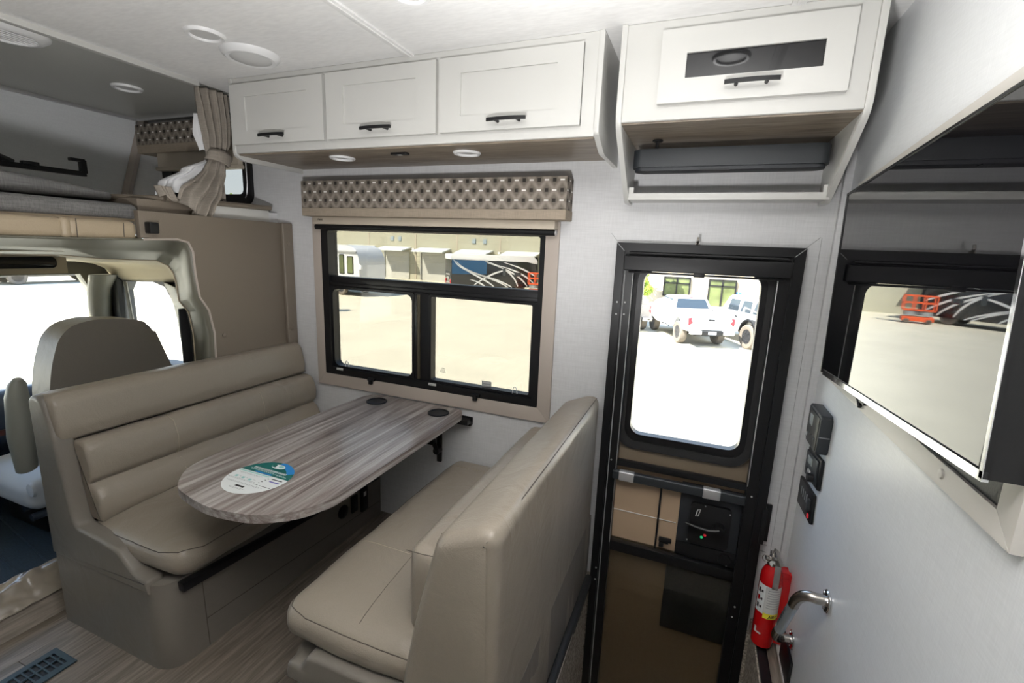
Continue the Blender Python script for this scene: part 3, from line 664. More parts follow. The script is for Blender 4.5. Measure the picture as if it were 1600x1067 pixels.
b = B(); b.box(.002, .268, 1.99, 2.012, -.17, .165, .004); b.build('kick_box', 'dark_grey', d1)
b = B(); b.box(-.058, -.050, 1.985, 2.006, .212, .53, .001); b.build('slider_edge', 'black', d1)
b = B(); b.tube([(-.25, 2.002, .35), (.02, 2.002, .35)], .002, 6); b.build('panel_groove', 'label_grey', d1)
b = B(); b.box(.028, .268, 1.995, 2.006, .212, .55, .003); lp = b.build('lock_panel', 'darker_grey', d1)
b = B(); b.prism(rrect(.072, .232, .285, .475, .015), 'y', 1.980, 1.996, .004); b.build('lock_plate', 'black', d1)
b = B(); b.box(.028, .268, 1.99, 1.998, .212, .275, .002); b.build('lock_ledge', 'black', d1)
b = B(); b.lathe([(0, -.03), (.018, -.028), (.022, -.012), (.024, 0)], (.19, 1.98, .385), 'y', 20)
b.tube([(.19, 1.952, .385), (.15, 1.947, .378), (.10, 1.949, .382), (.058, 1.955, .388)], [.009, .008, .007, .005], 10); b.build('door_handle', 'black_satin', d1, label='dark lever handle')
b = B(); b.lathe([(0, -.004), (.005, -.003), (.006, 0)], (.140, 1.979, .337), 'y', 12); b.build('indicator_red', 'red_led', d1)
b = B(); b.lathe([(0, -.004), (.005, -.003), (.006, 0)], (.128, 1.979, .325), 'y', 12); b.build('indicator_green', 'green_led', d1)
b = B(); b.tube([(.100, 1.979, .445), (.112, 1.979, .450), (.105, 1.979, .418), (.095, 1.979, .416), (.100, 1.979, .445)], .0018, 6); b.build('key_mark', 'label_grey', d1)
b = B(); b.box(-.035, .0, 1.975, 1.992, .252, .275, .004); b.box(-.042, .012, 1.97, 1.982, .262, .282, .004); b.box(-.04, -.02, 1.972, 1.99, .235, .26, .003); b.build('slider_knob', 'black', d1)
b = B(); b.lathe([(0, -.012), (.024, -.010), (.028, 0)], (.225, 1.985, .245), 'y', 20); b.build('lock_knob', 'black_satin', d1)
for x, z in ((.225, .455), (.222, .262), (.238, .250), (.128, .470), (.072, .300), (.236, .222)):
    b = B(); b.lathe([(0, -.003), (.003, -.002), (.0035, 0)], (x, 1.978, z), 'y', 10); b.build('screw', 'silver', d1)
for x, z in ((-.305, 1.30), (-.275, 1.30), (-.305, 1.25), (-.275, 1.25), (-.30, .06), (-.30, .0), (.29, .05), (.285, .0), (.29, .56), (-.275, .60)):
    b = B(); b.lathe([(0, -.004), (.0035, -.003), (.004, 0)], (x, 1.954 if abs(x) > .29 else 1.967, z), 'y', 10); b.build('screw', 'silver', d1)
b = B(); b.box(.335, .352, 1.945, 2.0, .375, .525, .002); b.box(.35, .372, 1.985, 1.999, .37, .53, .002); b.build('hinge', 'black', d1)

# ================================================================= CEILING FIXTURES
def puck(x, y, z, label, r=.062):
    t = thing('ceiling_light', label, 'light', (x, y, z), 'round recessed lights')
    b = B(); b.lathe([(r*.72, 0), (r*.74, -.004), (r*.80, -.009), (r*.93, -.010), (r, -.005), (r*1.02, 0)], (x, y, z), 'z', 40); b.build('ring', 'white_plastic', t)
    b = B(); b.lathe([(0, -.003), (r*.5, -.0035), (r*.74, -.002)], (x, y, z), 'z', 32); b.build('lens', 'grey_lens', t)
    return t
puck(-1.675, 1.255, 2.185, 'white ring ceiling light in the main ceiling nearest the bunk')
puck(-.83, 1.235, 2.185, 'white ring ceiling light cut by the top edge of the photo')
puck(.02, 1.24, 2.185, 'white ring ceiling light mirrored in the dark cabinet glass')
puck(-2.645, 1.562, 2.185, 'white ring light in the dark bunk ceiling')
puck(-1.53, 1.752, 1.868, 'round white light under the left part of the overhead cabinet', .055)
puck(-.91, 1.752, 1.868, 'round white light under the right part of the overhead cabinet', .055)
dm = thing('dome_light', 'domed white round ceiling fixture beside the overhead cabinet', 'lamp', (-1.675, 1.435, 2.185))  # this fixture is a dome light with a frosted lens
b = B(); b.lathe([(.072, -.018), (.085, -.020), (.098, -.012), (.104, 0)], (-1.675, 1.435, 2.185), 'z', 48); b.build('rim', 'white_plastic', dm)
b = B(); b.lathe([(0, -.030), (.03, -.0285), (.055, -.024), (.072, -.018)], (-1.675, 1.435, 2.185), 'z', 40); b.build('dome_lens', 'grey_lens', dm)
vt = thing('ceiling_vent', 'round white air vent with slats in the dark bunk ceiling', 'vent', (-2.37, 1.03, 2.185))
b = B(); b.lathe([(.070, -.012), (.078, -.020), (.095, -.018), (.112, -.006), (.114, 0)], (-2.37, 1.03, 2.185), 'z', 48); b.build('rim', 'white_plastic', vt)
b = B(); b.lathe([(0, -.002), (.072, -.002)], (-2.37, 1.03, 2.185), 'z', 32); b.build('throat', 'black', vt)
for k in range(6):
    d = -.052+k*.021; w = math.sqrt(.072**2-d*d)
    b = B(); b.box(-2.37+d-.0045, -2.37+d+.0045, 1.03-w, 1.03+w, 2.167, 2.1695, rot=Matrix.Rotation(.5, 3, 'Y')); b.build('slat', 'white_plastic', vt, smooth=False)

# ================================================================= OVERHEAD CABINETS
def handle(parent, x0, x1, z, y, name='door_handle'):
    c = (x0+x1)/2; w = (x1-x0)/2; b = B()
    rg = []
    for k in range(13):
        t = -1+2*k/12; xx = c+w*t; yy = y-.026-.007*(1-t*t); h = .0055
        rg.append([(xx, yy-.0035, z-h), (xx, yy+.0035, z-h), (xx, yy+.0035, z+h), (xx, yy-.0035, z+h)])
    b.loft(rg)
    for sx in (-.55, .55): b.tube([(c+w*sx, y+.001, z-.001), (c+w*sx, y-.028, z-.001)], .0055, 8)
    return b.build(name, 'black', parent, ang=30, label='black curved bar pull')
def shaker(parent, x0, x1, z0, z1, y, fr=.085, m='white'):
    # bevelled slab with recessed centre panel
    b = B(); b.box(x0, x1, y+.006, y+.019, z0, z1); b.ring(rrect(x0, x1, z0, z1), rrect(x0+fr, x1-fr, z0+fr*.62, z1-fr*.62), 'y', y, y+.012)
    es = [e for e in b.bm.edges if all(abs(v.co.y-y) < 1e-6 for v in e.verts) and e.calc_length() > .05 and (max(v.co.x for v in e.verts) > x1-.01 or min(v.co.x for v in e.verts) < x0+.01 or max(v.co.z for v in e.verts) > z1-.01 or min(v.co.z for v in e.verts) < z0+.01)]
    d = b.build('cabinet_door', m, parent, ang=30); return d
oc = thing('overhead_cabinet', 'long white overhead cabinet with three shaker doors above the dinette window', 'cabinet', (-1.19, 1.8, 1.865))
CY = 1.61
b = B(); b.box(-2.008, -.372, CY+.02, 1.999, 1.872, 2.184); b.box(-2.008, -.372, CY, CY+.02, 1.872, 2.184, .003); b.build('carcass', 'white', oc)
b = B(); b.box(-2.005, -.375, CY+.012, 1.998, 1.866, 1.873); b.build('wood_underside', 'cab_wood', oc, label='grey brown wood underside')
def side_panel(parent, x0, x1, pts, r):
    b = B(); b.prism(rpoly(pts, r), 'x', x0, x1, .003); return b.build('side_panel', 'white', parent)
side_panel(oc, -2.024, -2.006, [(CY-.004, 2.184), (CY-.004, 1.862), (1.65, 1.845), (1.999, 1.845), (1.999, 2.184)], [0, .03, .02, 0, 0])
side_panel(oc, -.374, -.356, [(CY-.004, 2.184), (CY-.004, 1.88), (1.72, 1.835), (1.999, 1.835), (1.999, 2.184)], [0, .015, .02, 0, 0])
for x0, x1, h0, h1 in ((-2.000, -1.482, -1.815, -1.672), (-1.465, -.958, -1.280, -1.138), (-.942, -.418, -.741, -.597)):
    d = shaker(oc, x0, x1, 1.905, 2.152, CY-.019)
    handle(d, h0, h1, 1.932, CY-.019)
b = B(); b.prism(rrect(-1.235, -1.155, 1.692, 1.722, .008), 'z', 1.858, 1.867, .002); s_ = b.build('touch_switch', 'black', oc)
b = B(); b.box(-1.205, -1.185, 1.700, 1.714, 1.8565, 1.8585, .001); b.build('switch_key', 'label_grey', s_)

ac = thing('media_cabinet', 'white cabinet with dark glass door and open shelf above the entry door', 'cabinet', (.03, 1.8, 1.7))
AY = 1.60
b = B(); b.box(-.285, .362, AY+.02, 1.999, 1.915, 2.184); b.box(-.285, .362, AY, AY+.02, 1.905, 2.184, .004, 3); b.build('carcass', 'white', ac)
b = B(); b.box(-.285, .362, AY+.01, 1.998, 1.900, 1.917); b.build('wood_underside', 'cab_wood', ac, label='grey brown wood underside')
P_ = [(AY-.006, 2.184), (AY-.006, 1.90), (1.905, 1.690), (1.999, 1.690), (1.999, 2.184)]
side_panel(ac, -.302, -.284, P_, [0, .03, .02, 0, 0]); side_panel(ac, .361, .379, P_, [0, .03, .02, 0, 0])
# glass door: frame ring, glass, handle
b = B(); dx0, dx1, dz0, dz1 = -.178, .312, 1.948, 2.150; yy = AY-.020
b.ring(rrect(dx0, dx1, dz0, dz1), rrect(-.104, .247, 2.014, 2.082), 'y', yy, yy+.019); gd = b.build('cabinet_door', 'white', ac, ang=30)
b = B(); b.box(-.110, .252, yy+.008, yy+.012, 2.008, 2.088); b.build('glass_panel', 'cab_glass', gd, label='dark smoked glass')
handle(gd, .005, .147, 1.986, yy)
# shelf lip at the bottom
b = B(); b.box(-.288, .372, 1.880, 1.898, 1.700, 1.724, .003); b.box(-.288, .372, 1.898, 1.999, 1.700, 1.704); b.box(-.288, -.266, 1.880, 1.898, 1.72, 1.745, .003); b.box(.350, .372, 1.880, 1.898, 1.72, 1.748, .003); b.build('shelf_lip', 'white', ac)
sbx = thing('soundbar', 'dark grey soundbar mounted under the media cabinet', 'soundbar', (.03, 1.86, 1.8))
b = B(); b.prism(rrect(-.270, .346, 1.812, 1.9, .028, 6), 'z', 1.805, 1.866, .004); b.build('body', 'dark_grey', sbx)
b = B(); b.prism(rrect(-.262, .338, 1.818, 1.895, .026, 6), 'z', 1.793, 1.806, .004); b.build('base', 'darker_grey', sbx)
for x in (-.215, .265): b = B(); b.box(x-.008, x+.008, 1.83, 1.85, 1.7915, 1.7935); b.build('foot_slot', 'black', sbx)
b = B(); b.box(-.04, .055, 1.816, 1.85, 1.7905, 1.7945); b.build('connector_recess', 'black', sbx)
b = B(); b.tube([(-.19, 1.83, 1.862), (-.19, 1.83, 1.90)], .006, 8); b.lathe([(.018, 0), (.018, .004), (.0, .006)], (-.19, 1.83, 1.893), 'z', 16); b.build('mount_post', 'black', sbx)

# ================================================================= DINETTE
def loft_profile(b, P, y0, y1, r=.02, ny=14, ends=(1, 1), wr=0.0, wf=5, taper=None):
    # closed (x,z) profile swept along y with rounded ends
    n = len(P); c = Vector((sum(p[0] for p in P)/n, sum(p[1] for p in P)/n))
    def inset(d):
        out = []
        for i in range(n):
            a = Vector(P[i-1]); q = Vector(P[i]); e = Vector(P[(i+1) % n]); t = (e-a)
            if t.length < 1e-9: out.append(q); continue
            nn = Vector((t.y, -t.x)).normalized()
            out.append(q - nn*d*SG)
        return out
    area = sum(P[i][0]*P[(i+1) % n][1]-P[(i+1) % n][0]*P[i][1] for i in range(n)); SG = 1 if area > 0 else -1
    rows = []
    K = 5
    if ends[0]: rows += [(y0+r*(1-math.sin(PI/2*k/K)), r*(1-math.cos(PI/2*k/K))) for k in range(K, 0, -1)]
    rows.append((y0+(r if ends[0] else 0), 0))
    if ends[0]: rows = [(y0+r*(1-math.cos(PI/2*k/K)), r*(1-math.sin(PI/2*k/K))) for k in range(K+1)]
    rows += [(y0+r+(y1-y0-2*r)*k/ny, 0) for k in range(1, ny)]
    if ends[1]: rows += [(y1-r*(1-math.cos(PI/2*k/K)), r*(1-math.sin(PI/2*k/K))) for k in range(K, -1, -1)]
    else: rows.append((y1, 0))
    R = []
    for y, d in rows:
        rr = []
        for q in inset(d):
            v = Vector((q.x, y, q.y))
            if wr: v += Vector((1, .3, 1))*(noise.noise(v*wf)*wr + noise.noise(v*wf*3)*wr*.4)
            rr.append(v)
        R.append(rr)
    b.loft(R)
def seam(b, pts, r=.0012, on=None):
    if on is not None:
        from mathutils.bvhtree import BVHTree
        rt_ = on
        while rt_.parent is not None: rt_ = rt_.parent
        off = Vector(rt_.location); tr_ = BVHTree.FromPolygons([v.co + off for v in on.data.vertices], [tuple(p.vertices) for p in on.data.polygons])
        q = [Vector(p) for p in pts]; dense = []
        for a, c in zip(q, q[1:]):
            n = max(2, int((c-a).length/.012)); dense += [a.lerp(c, k/n) for k in range(n)]
        dense.append(q[-1]); pts = []
        for p in dense:
            h = tr_.find_nearest(p); pts.append(h[0] + h[1]*r*.25)
    b.tube(pts, r, 5)
LE = 'leather'
b1 = thing('dinette_bench', 'taupe leather dinette bench under the bulkhead, its back to the cab', 'bench', (-1.85, 1.4, 0), 'dinette benches')
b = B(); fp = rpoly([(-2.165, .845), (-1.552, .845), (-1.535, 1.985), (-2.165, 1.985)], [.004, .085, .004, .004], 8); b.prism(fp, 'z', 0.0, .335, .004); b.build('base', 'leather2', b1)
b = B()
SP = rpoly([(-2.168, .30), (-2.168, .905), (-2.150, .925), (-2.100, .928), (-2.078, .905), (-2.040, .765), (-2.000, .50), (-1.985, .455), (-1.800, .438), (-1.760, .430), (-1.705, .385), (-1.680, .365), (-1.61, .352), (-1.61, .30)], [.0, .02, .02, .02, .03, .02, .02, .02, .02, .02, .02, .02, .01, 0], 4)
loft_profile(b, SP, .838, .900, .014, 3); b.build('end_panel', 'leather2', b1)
b = B()  # backrest shell with top roll
RP = rpoly([(-2.168, .33), (-2.168, .905), (-2.150, .928), (-2.085, .930), (-2.055, .905), (-2.035, .80), (-2.043, .760), (-2.075, .745), (-2.05, .33)], [.0, .015, .02, .02, .02, .02, .01, .01, 0], 4)
loft_profile(b, RP, .850, 1.985, .02, 24, wr=.0025, wf=7); b.build('top_roll', LE, b1, ang=50)
b = B()  # channelled back cushion
CP = rpoly([(-2.06, .46), (-2.06, .752), (-2.010, .760), (-1.975, .742), (-1.955, .68), (-1.957, .62), (-1.978, .598), (-1.950, .580), (-1.925, .535), (-1.918, .49), (-1.93, .455)], [0, .01, .02, .02, .02, .02, .004, .02, .02, .02, .01], 4)
loft_profile(b, CP, .893, 1.975, .016, 60, wr=.005, wf=8); b.build('back_cushion', LE, b1, ang=50)
b = B(); b.cushion(-2.00, -1.498, .882, 1.978, .352, .462, .048, puff=(.012, .012, .022), m=26, wr=.005, wf=8); sc1 = b.build('seat_cushion', LE, b1, ang=60)
b = B()
for y in (1.20, 1.62): seam(b, [(-2.02+.0, y, .758), (-1.972, y, .741), (-1.952, y, .68), (-1.956, y, .62), (-1.974, y, .60)], .0014); seam(b, [(-1.952, y, .583), (-1.922, y, .535), (-1.915, y, .49)], .0014)
b.build('stitching', 'thread', b1, kind='stuff')
b = B(); seam(b, [(-1.96, .87, .452), (-1.60, .87, .452), (-1.53, .90, .45), (-1.49, .97, .45), (-1.49, 1.5, .45), (-1.49, 1.95, .45)], .0016, sc1)
seam(b, [(-2.033, .905, .768), (-2.031, 1.4, .768), (-2.031, 1.97, .768)], .0016); b.build('piping', 'seam', b1, kind='stuff')
b = B(); seam(b, [(-1.5495, .98, .32), (-1.5475, .985, .005)], .0015); seam(b, [(-1.5475, .985, .12), (-1.540, 1.5, .10), (-1.533, 1.97, .08)], .0012); b.build('base_seam', 'seam', b1, kind='stuff')
b = B()
b.prism([(.900, .331), (.902, .298), (1.965, .222), (1.965, .250)], 'x', -1.552, -1.524, .002); b.build('support_rail', 'black', b1, label='black metal support rail')
y0 = 1.69
b = B(); b.lathe([(.0, .016), (.024, .015), (.034, .008), (.036, .0)], (-1.542, 1.69, .165), 'x', 28); b.build('round_port', 'black', b1)
b = B(); b.box(-1.543, -1.528, 1.745, 1.79, .125, .215, .004); s_ = b.build('switch_plate', 'black', b1)
b = B(); b.box(-1.530, -1.524, 1.757, 1.777, .15, .19, .003); b.build('rocker', 'dark_grey', s_)
b = B(); b.box(-1.541, -1.524, 1.815, 1.865, .095, .225, .004); s_ = b.build('outlet_plate', 'black', b1)
b = B(); b.box(-1.525, -1.5235, 1.83, 1.85, .18, .205); b.build('outlet_label', 'label_grey', s_)
b = B(); b.box(-1.525, -1.5225, 1.828, 1.852, .115, .165, .001); b.build('socket', 'darker_grey', s_)

b2 = thing('dinette_bench', 'taupe leather dinette bench nearest the entry door, seen from behind', 'bench', (-.7, 1.4, 0), 'dinette benches')
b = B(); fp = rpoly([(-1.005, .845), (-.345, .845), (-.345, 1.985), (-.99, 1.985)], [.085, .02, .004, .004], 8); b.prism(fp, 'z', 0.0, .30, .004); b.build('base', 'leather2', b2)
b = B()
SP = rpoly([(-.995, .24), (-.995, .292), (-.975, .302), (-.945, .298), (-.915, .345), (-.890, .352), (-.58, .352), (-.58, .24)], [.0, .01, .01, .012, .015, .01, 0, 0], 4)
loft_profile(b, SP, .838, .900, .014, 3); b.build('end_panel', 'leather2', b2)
b = B(); b.cushion(-1.045, -.560, .872, 1.965, .335, .452, .050, puff=(.012, .012, .018), m=26, wr=.005, wf=7); sc2 = b.build('seat_cushion', LE, b2, ang=60)
b = B(); b.cushion(-.655, -.530, .955, 1.965, .425, .700, .035, puff=(.012, .012, .004), m=16, wr=.003); b.build('back_cushion', LE, b2, ang=60)
b = B()
RP = rpoly([(-.345, .0), (-.610, .0), (-.612, .36), (-.560, .62), (-.512, .815), (-.495, .838), (-.400, .880), (-.362, .882), (-.346, .858)], [.01, 0, .02, .08, .03, .02, .02, .016, .02], 5)
loft_profile(b, RP, .842, 1.975, .035, 30, wr=.004, wf=5); b.build('backrest', LE, b2, ang=60)
b = B()
seam(b, [(-.362, .878, .870), (-.357, 1.2, .876), (-.357, 1.6, .876), (-.357, 1.95, .876)], .0016)
seam(b, [(-.505, .880, .825), (-.47, .866, .835), (-.42, .860, .852), (-.375, .872, .868)], .0014); b.build('piping', 'seam', b2, kind='stuff')
b = B(); seam(b, [(-1.05, 1.95, .44), (-1.05, 1.0, .44), (-1.02, .885, .445), (-.95, .86, .445), (-.60, .86, .445)], .0015, sc2); seam(b, [(-.655, .952, .69), (-.60, .945, .698), (-.56, .948, .70)], .0015); b.build('cushion_piping', 'seam', b2, kind='stuff')
b = B(); seam(b, [(-1.04, 1.20, .456), (-.92, 1.20, .48), (-.80, 1.20, .48)], .0012, sc2); seam(b, [(-1.04, 1.86, .458), (-.92, 1.86, .48), (-.66, 1.86, .48)], .0012, sc2)
b.build('stitching', 'thread', b2, kind='stuff')
b = B(); seam(b, [(-.78, .90, .47), (-.80, 1.20, .48), (-.80, 1.55, .48)], .0010, sc2); b.build('seat_seam', 'seam', b2, kind='stuff')
# table
tb = thing('dinette_table', 'wood grain laminate dinette table hung from the window wall', 'table', (-1.3, 1.4, .7))
TP = rpoly([(-.998, 1.925), (-1.035, 1.985), (-1.545, 1.985), (-1.588, 1.94), (-1.622, 1.12), (-1.600, .995), (-1.500, .895), (-1.30, .855), (-1.135, .885), (-1.040, .960), (-1.0, 1.06)], [.02, .02, .03, .03, .08, .05, .05, .08, .05, .04, .03], 4)
b = B(); b.prism(TP, 'z', .672, .700, .005, 3)
tt = b.build('tabletop', 'table_wood', tb, ang=30)
b = B(); b.prism(offs(TP, -.012), 'z', .668, .673); b.build('edge_band', mat('edge_band_grey', (.30, .26, .24), .5), tb)
for x, y in ((-1.472, 1.885), (-1.108, 1.885)):
    b = B(); b.lathe([(.052, .0), (.052, .004), (.0475, .005), (.045, .003), (.041, -.002), (.040, -.024), (.0, -.024)], (x, y, .7005), 'z', 36); b.build('cup_holder', 'black', tb)
    b = B(); b.lathe([(.0, .0), (.036, .0)], (x, y, .6785), 'z', 24); b.build('cup_base', 'black_rough', tb)
br = thing('table_bracket', 'black folding metal bracket holding the table to the wall', 'bracket', (-1.15, 1.97, .55))
b = B(); b.box(-1.57, -.975, 1.968, 1.999, .625, .666, .004); b.box(-1.04, -.975, 1.935, 1.999, .64, .666, .004); b.build('wall_rail', 'black', br)
b = B(); b.box(-1.175, -1.15, 1.985, 1.999, .39, .62, .003); b.tube([(-1.162, 1.955, .46), (-1.162, 1.99, .46)], .018, 14); b.build('hinge_plate', 'black', br)
b = B(); b.tube([(-1.162, 1.965, .46), (-1.20, 1.93, .60), (-1.21, 1.90, .655)], .012, 8); b.box(-1.30, -1.165, 1.93, 1.965, .50, .60, .01); b.build('folding_arm', 'black', br)
b = B(); b.box(-1.27, -1.20, 1.10, 1.9, .640, .666, .003); b.build('under_rail', 'black', br)
# oval information sticker, printed flat
sk = thing('sticker', 'oval green and white information sticker on the dinette table', 'sticker', (-1.325, 1.065, .7004))
cx, cy, rc = -1.323, 1.058, .1105
def arc(a0, a1, n, r=rc): return [(cx+r*math.cos(math.radians(a0+(a1-a0)*k/n)), cy+r*math.sin(math.radians(a0+(a1-a0)*k/n))) for k in range(n+1)]
b = B(); b.prism(arc(0, 354, 59), 'z', .7003, .7008); b.build('sticker_base', 'sticker_white', sk, smooth=False)
b = B(); b.prism(arc(11, 169, 40), 'z', .7008, .7011); b.build('green_band', 'sticker_green', sk, smooth=False)
b = B(); b.prism(arc(35, 95, 20) + arc(95, 35, 20, .085), 'z', .7011, .7013); b.box(-1.37, -1.295, 1.081, 1.088, .7011, .7013); b.build('blue_gradient', 'sticker_blue', sk, smooth=False, kind='stuff')
b = B(); b.prism([(-1.323+.029*math.cos(t), 1.140+.014*math.sin(t)) for t in [2*PI*k/28 for k in range(28)]], 'z', .7013, .7016); lg = b.build('logo_oval', 'sticker_white', sk, smooth=False)
b = B(); b.prism([(-1.342+.009*math.cos(t), 1.141+.009*math.sin(t)) for t in [2*PI*k/12 for k in range(12)]], 'z', .7016, .7018); b.prism([(-1.347, 1.132), (-1.330, 1.132), (-1.339, 1.151)], 'z', .7018, .7019); b.build('logo_leaf', 'sticker_green', lg, smooth=False)
b = B(); b.prism([(-1.313+.010*math.cos(t), 1.143+.007*math.sin(t)) for t in [2*PI*k/12 for k in range(12)]], 'z', .7016, .7018); b.build('logo_dot', 'sticker_teal', lg, smooth=False)
# the heading is too small to read in the photograph: strokes of the same rhythm
b = B(); random.seed(3); x = -1.398
while x < -1.25:
    w = random.choice((.004, .006, .005))
    for k in range(2): b.box(x+k*w*.6, x+k*w*.6+w*.35, 1.102, 1.112, .7011, .7014)
    b.box(x, x+w, 1.1055 if random.random() < .5 else 1.110, 1.107 if random.random() < .5 else 1.112, .7011, .7014)
    x += w+.0025
for yy, xa, xb in ((1.0975, -1.405, -1.30), (1.093, -1.40, -1.245), (1.089, -1.28, -1.24)):
    x = xa
    while x < xb:
        w = random.uniform(.004, .010); b.box(x, x+w, yy, yy+.0016, .7011, .7013); x += w+.003
b.build('heading_print', 'sticker_white', sk, smooth=False, kind='stuff')
b = B()
b.box(-1.345, -1.308, .984, .992, .7008, .7011)
b.box(-1.272, -1.226, 1.0635, 1.0675, .7008, .7012); b.box(-1.274, -1.225, 1.0155, 1.0172, .7008, .7011)
for x, y in ((-1.288, 1.050), (-1.290, 1.038), (-1.292, 1.028), (-1.286, 1.060)): b.box(x, x+.006, y, y+.003, .7008, .7011)
b.box(-1.300, -1.280, 1.016, 1.0175, .7008, .7011)
b.build('black_print', 'ink', sk, smooth=False, kind='stuff')
b = B(); b.box(-1.266, -1.224, 1.048, 1.0535, .7008, .7011); b.build('violet_print', 'violet_ink', sk, smooth=False)
b = B()
for k in range(3): b.box(-1.405+k*.032, -1.393+k*.032, 1.030-k*.001, 1.040-k*.001, .7008, .7011)
b.box(-1.43, -1.29, 1.0695, 1.0745, .7008, .7011)
b.build('teal_icons', 'sticker_teal', sk, smooth=False, kind='stuff')
b = B()
for yy, xa, xb in ((1.062, -1.42, -1.31), (1.058, -1.41, -1.32), (1.024, -1.425, -1.30), (1.020, -1.42, -1.31), (1.006, -1.41, -1.25), (1.002, -1.40, -1.26), (.976, -1.36, -1.29), (.972, -1.355, -1.30), (1.036, -1.387, -1.377), (1.036, -1.355, -1.345), (1.036, -1.322, -1.312)):
    x = xa
    while x < xb:
        w = random.uniform(.004, .010); b.box(x, min(x+w, xb), yy, yy+.0011, .7008, .7010); x += w+.003
b.build('small_print', 'ink_grey', sk, smooth=False, kind='stuff')

# floor register
vr = thing('floor_vent', 'dark teal floor register with louvres set in the plank floor', 'vent', (-1.97, .62, 0))
RX = [(-2.035, .32), (-1.905, .32), (-1.905, .752), (-2.035, .752)]
b = B(); b.ring(RX, [(-2.012, .345), (-1.930, .345), (-1.930, .735), (-2.012, .735)], 'z', .0, .006); b.build('flange', 'vent_teal', vr)
b = B(); b.box(-2.012, -1.930, .345, .735, .0003, .0013); b.build('duct', 'black', vr, smooth=False)
b = B(); b.box(-1.974, -1.968, .345, .735, .001, .006); b.build('spine', 'vent_teal', vr, smooth=False)
for k in range(20):
    y = .352+k*.0195
    b = B(); b.box(-2.012, -1.930, y, y+.005, .001, .0055); b.build('louvre', 'vent_teal', vr, smooth=False)
# plastic film over the cab step
b = B(); R = []
for i in range(130):
    y = -.2+1.19*i/129; row = []
    for j in range(24):
        t = j/23; xx = -2.285-.125*t; zz = .048+.072*min(1, t/.6) + .012*noise.noise(Vector((xx*16, y*9, 2)))+.018*abs(noise.noise(Vector((xx*34+y*8, y*16, 7))))+.007
        row.append((xx, y, zz))
    R.append(row)
b.loft(R, closed=False); fm = b.build('protective_film', 'film', ang=80, solid=.001); tag(fm, 'crinkled clear plastic film laid over the step into the cab', 'plastic film')

# ================================================================= RIGHT WALL
# television, hung slightly out of level
tv = thing('television', 'large black glass television on the side wall beside the entry door', 'television', (.42, 1.25, 1.45))
TH = math.radians(3.8)
def tvp(u, v, x): # u from far edge towards the camera, v up from bottom
    return (x, 1.688-u*math.cos(TH)+v*math.sin(TH)*1.35, 1.158+u*math.sin(TH)+v*math.cos(TH))
TWd, THt = .905, .545
def tvbox(b, u0, u1, v0, v1, x0, x1, bev=0):
    n0 = len(b.bm.verts)
    vs = b.box(0, 1, 0, 1, 0, 1)
    for v in vs:
        u = u0+(u1-u0)*round(v.co.y); w = v0+(v1-v0)*round(v.co.z); x = x0+(x1-x0)*round(v.co.x); v.co = Vector(tvp(u, w, x))
b = B(); tvbox(b, .0, TWd, 0, THt, .392, .43); b.build('housing', 'black', tv, smooth=False)
b = B(); tvbox(b, .006, TWd-.006, .012, THt-.005, .3885, .3925); b.build('screen', 'tv_glass', tv, smooth=False)
b = B()
tvbox(b, .0, TWd, THt-.005, THt, .386, .393); tvbox(b, 0, .006, 0, THt, .386, .393); tvbox(b, TWd-.006, TWd, 0, THt, .386, .393); b.build('bezel', 'black_satin', tv, smooth=False)
b = B(); tvbox(b, .03, TWd, -.004, .010, .385, .393); b.build('bottom_trim', 'chrome', tv, smooth=False, label='shiny bottom trim strip')
b = B(); tvbox(b, TWd-.008, TWd, 0, THt, .385, .3865); b.build('side_trim', 'chrome', tv, smooth=False, label='shiny side trim strip')
tf = tv
FO = [(1.905, 1.115), (.785, 1.118), (.785, 1.83), (1.83, 1.742)]; FI = [(1.80, 1.165), (.832, 1.160), (.832, 1.78), (1.755, 1.708)]
for k in range(4):
    j = (k+1) % 4
    b = B(); b.prism([FO[k], FO[j], FI[j], FI[k]], 'x', .432, .449, .002); b.build('frame_board', 'tv_trim', tf)
b = B(); b.prism(offs(FI, .01), 'x', .438, .4495); b.build('backing_board', 'black', tf)
b = B(); b.tube([(.428, 1.46, 1.152), (.428, 1.43, 1.128)], .006, 6); b.box(.425, .437, 1.40, 1.47, 1.140, 1.150, .002); b.build('latch', 'black', tf)
b = B(); b.lathe([(0, -.004), (.008, -.003), (.010, 0)], (.432, .99, 1.142), 'x', 14); b.build('screw_cap', 'tv_trim', tf)

# three control panels
cp = thing('solar_controller', 'thick black control box with small display, topmost of three beside the door', 'control panel', (.44, 1.87, .86))
b = B(); b.prism(rrect(1.705, 1.868, .876, 1.008, .012), 'x', .415, .449, .006, 3); b.build('body', 'dark_grey', cp)
b = B(); b.box(.4125, .416, 1.715, 1.858, .886, .998, .002); b.build('face', 'black', cp)
b = B(); b.box(.4105, .4135, 1.79, 1.825, .945, .982, .001); b.build('display', 'lcd', cp)
for k in range(4): b = B(); b.lathe([(0, -.003), (.004, -.002), (.005, 0)], (.4125, 1.835-k*.03, .915), 'x', 12); b.build('button', 'dark_grey', cp)
b = B(); b.lathe([(0, -.001), (.008, -.001), (.008, 0)], (.4125, 1.845, .900), 'x', 16); b.build('emblem', 'silver', cp)
b = B(); b.box(.417, .447, 1.7035, 1.7065, .935, .938); b.build('joint', 'ink_grey', cp)
RX_ = Matrix.Rotation(-.10, 3, 'X')
cp = thing('thermostat_panel', 'black control plate with grey display and dial, middle of three beside the door', 'control panel', (.44, 1.80, .73))
pv = Vector((.44, 1.80, .795))
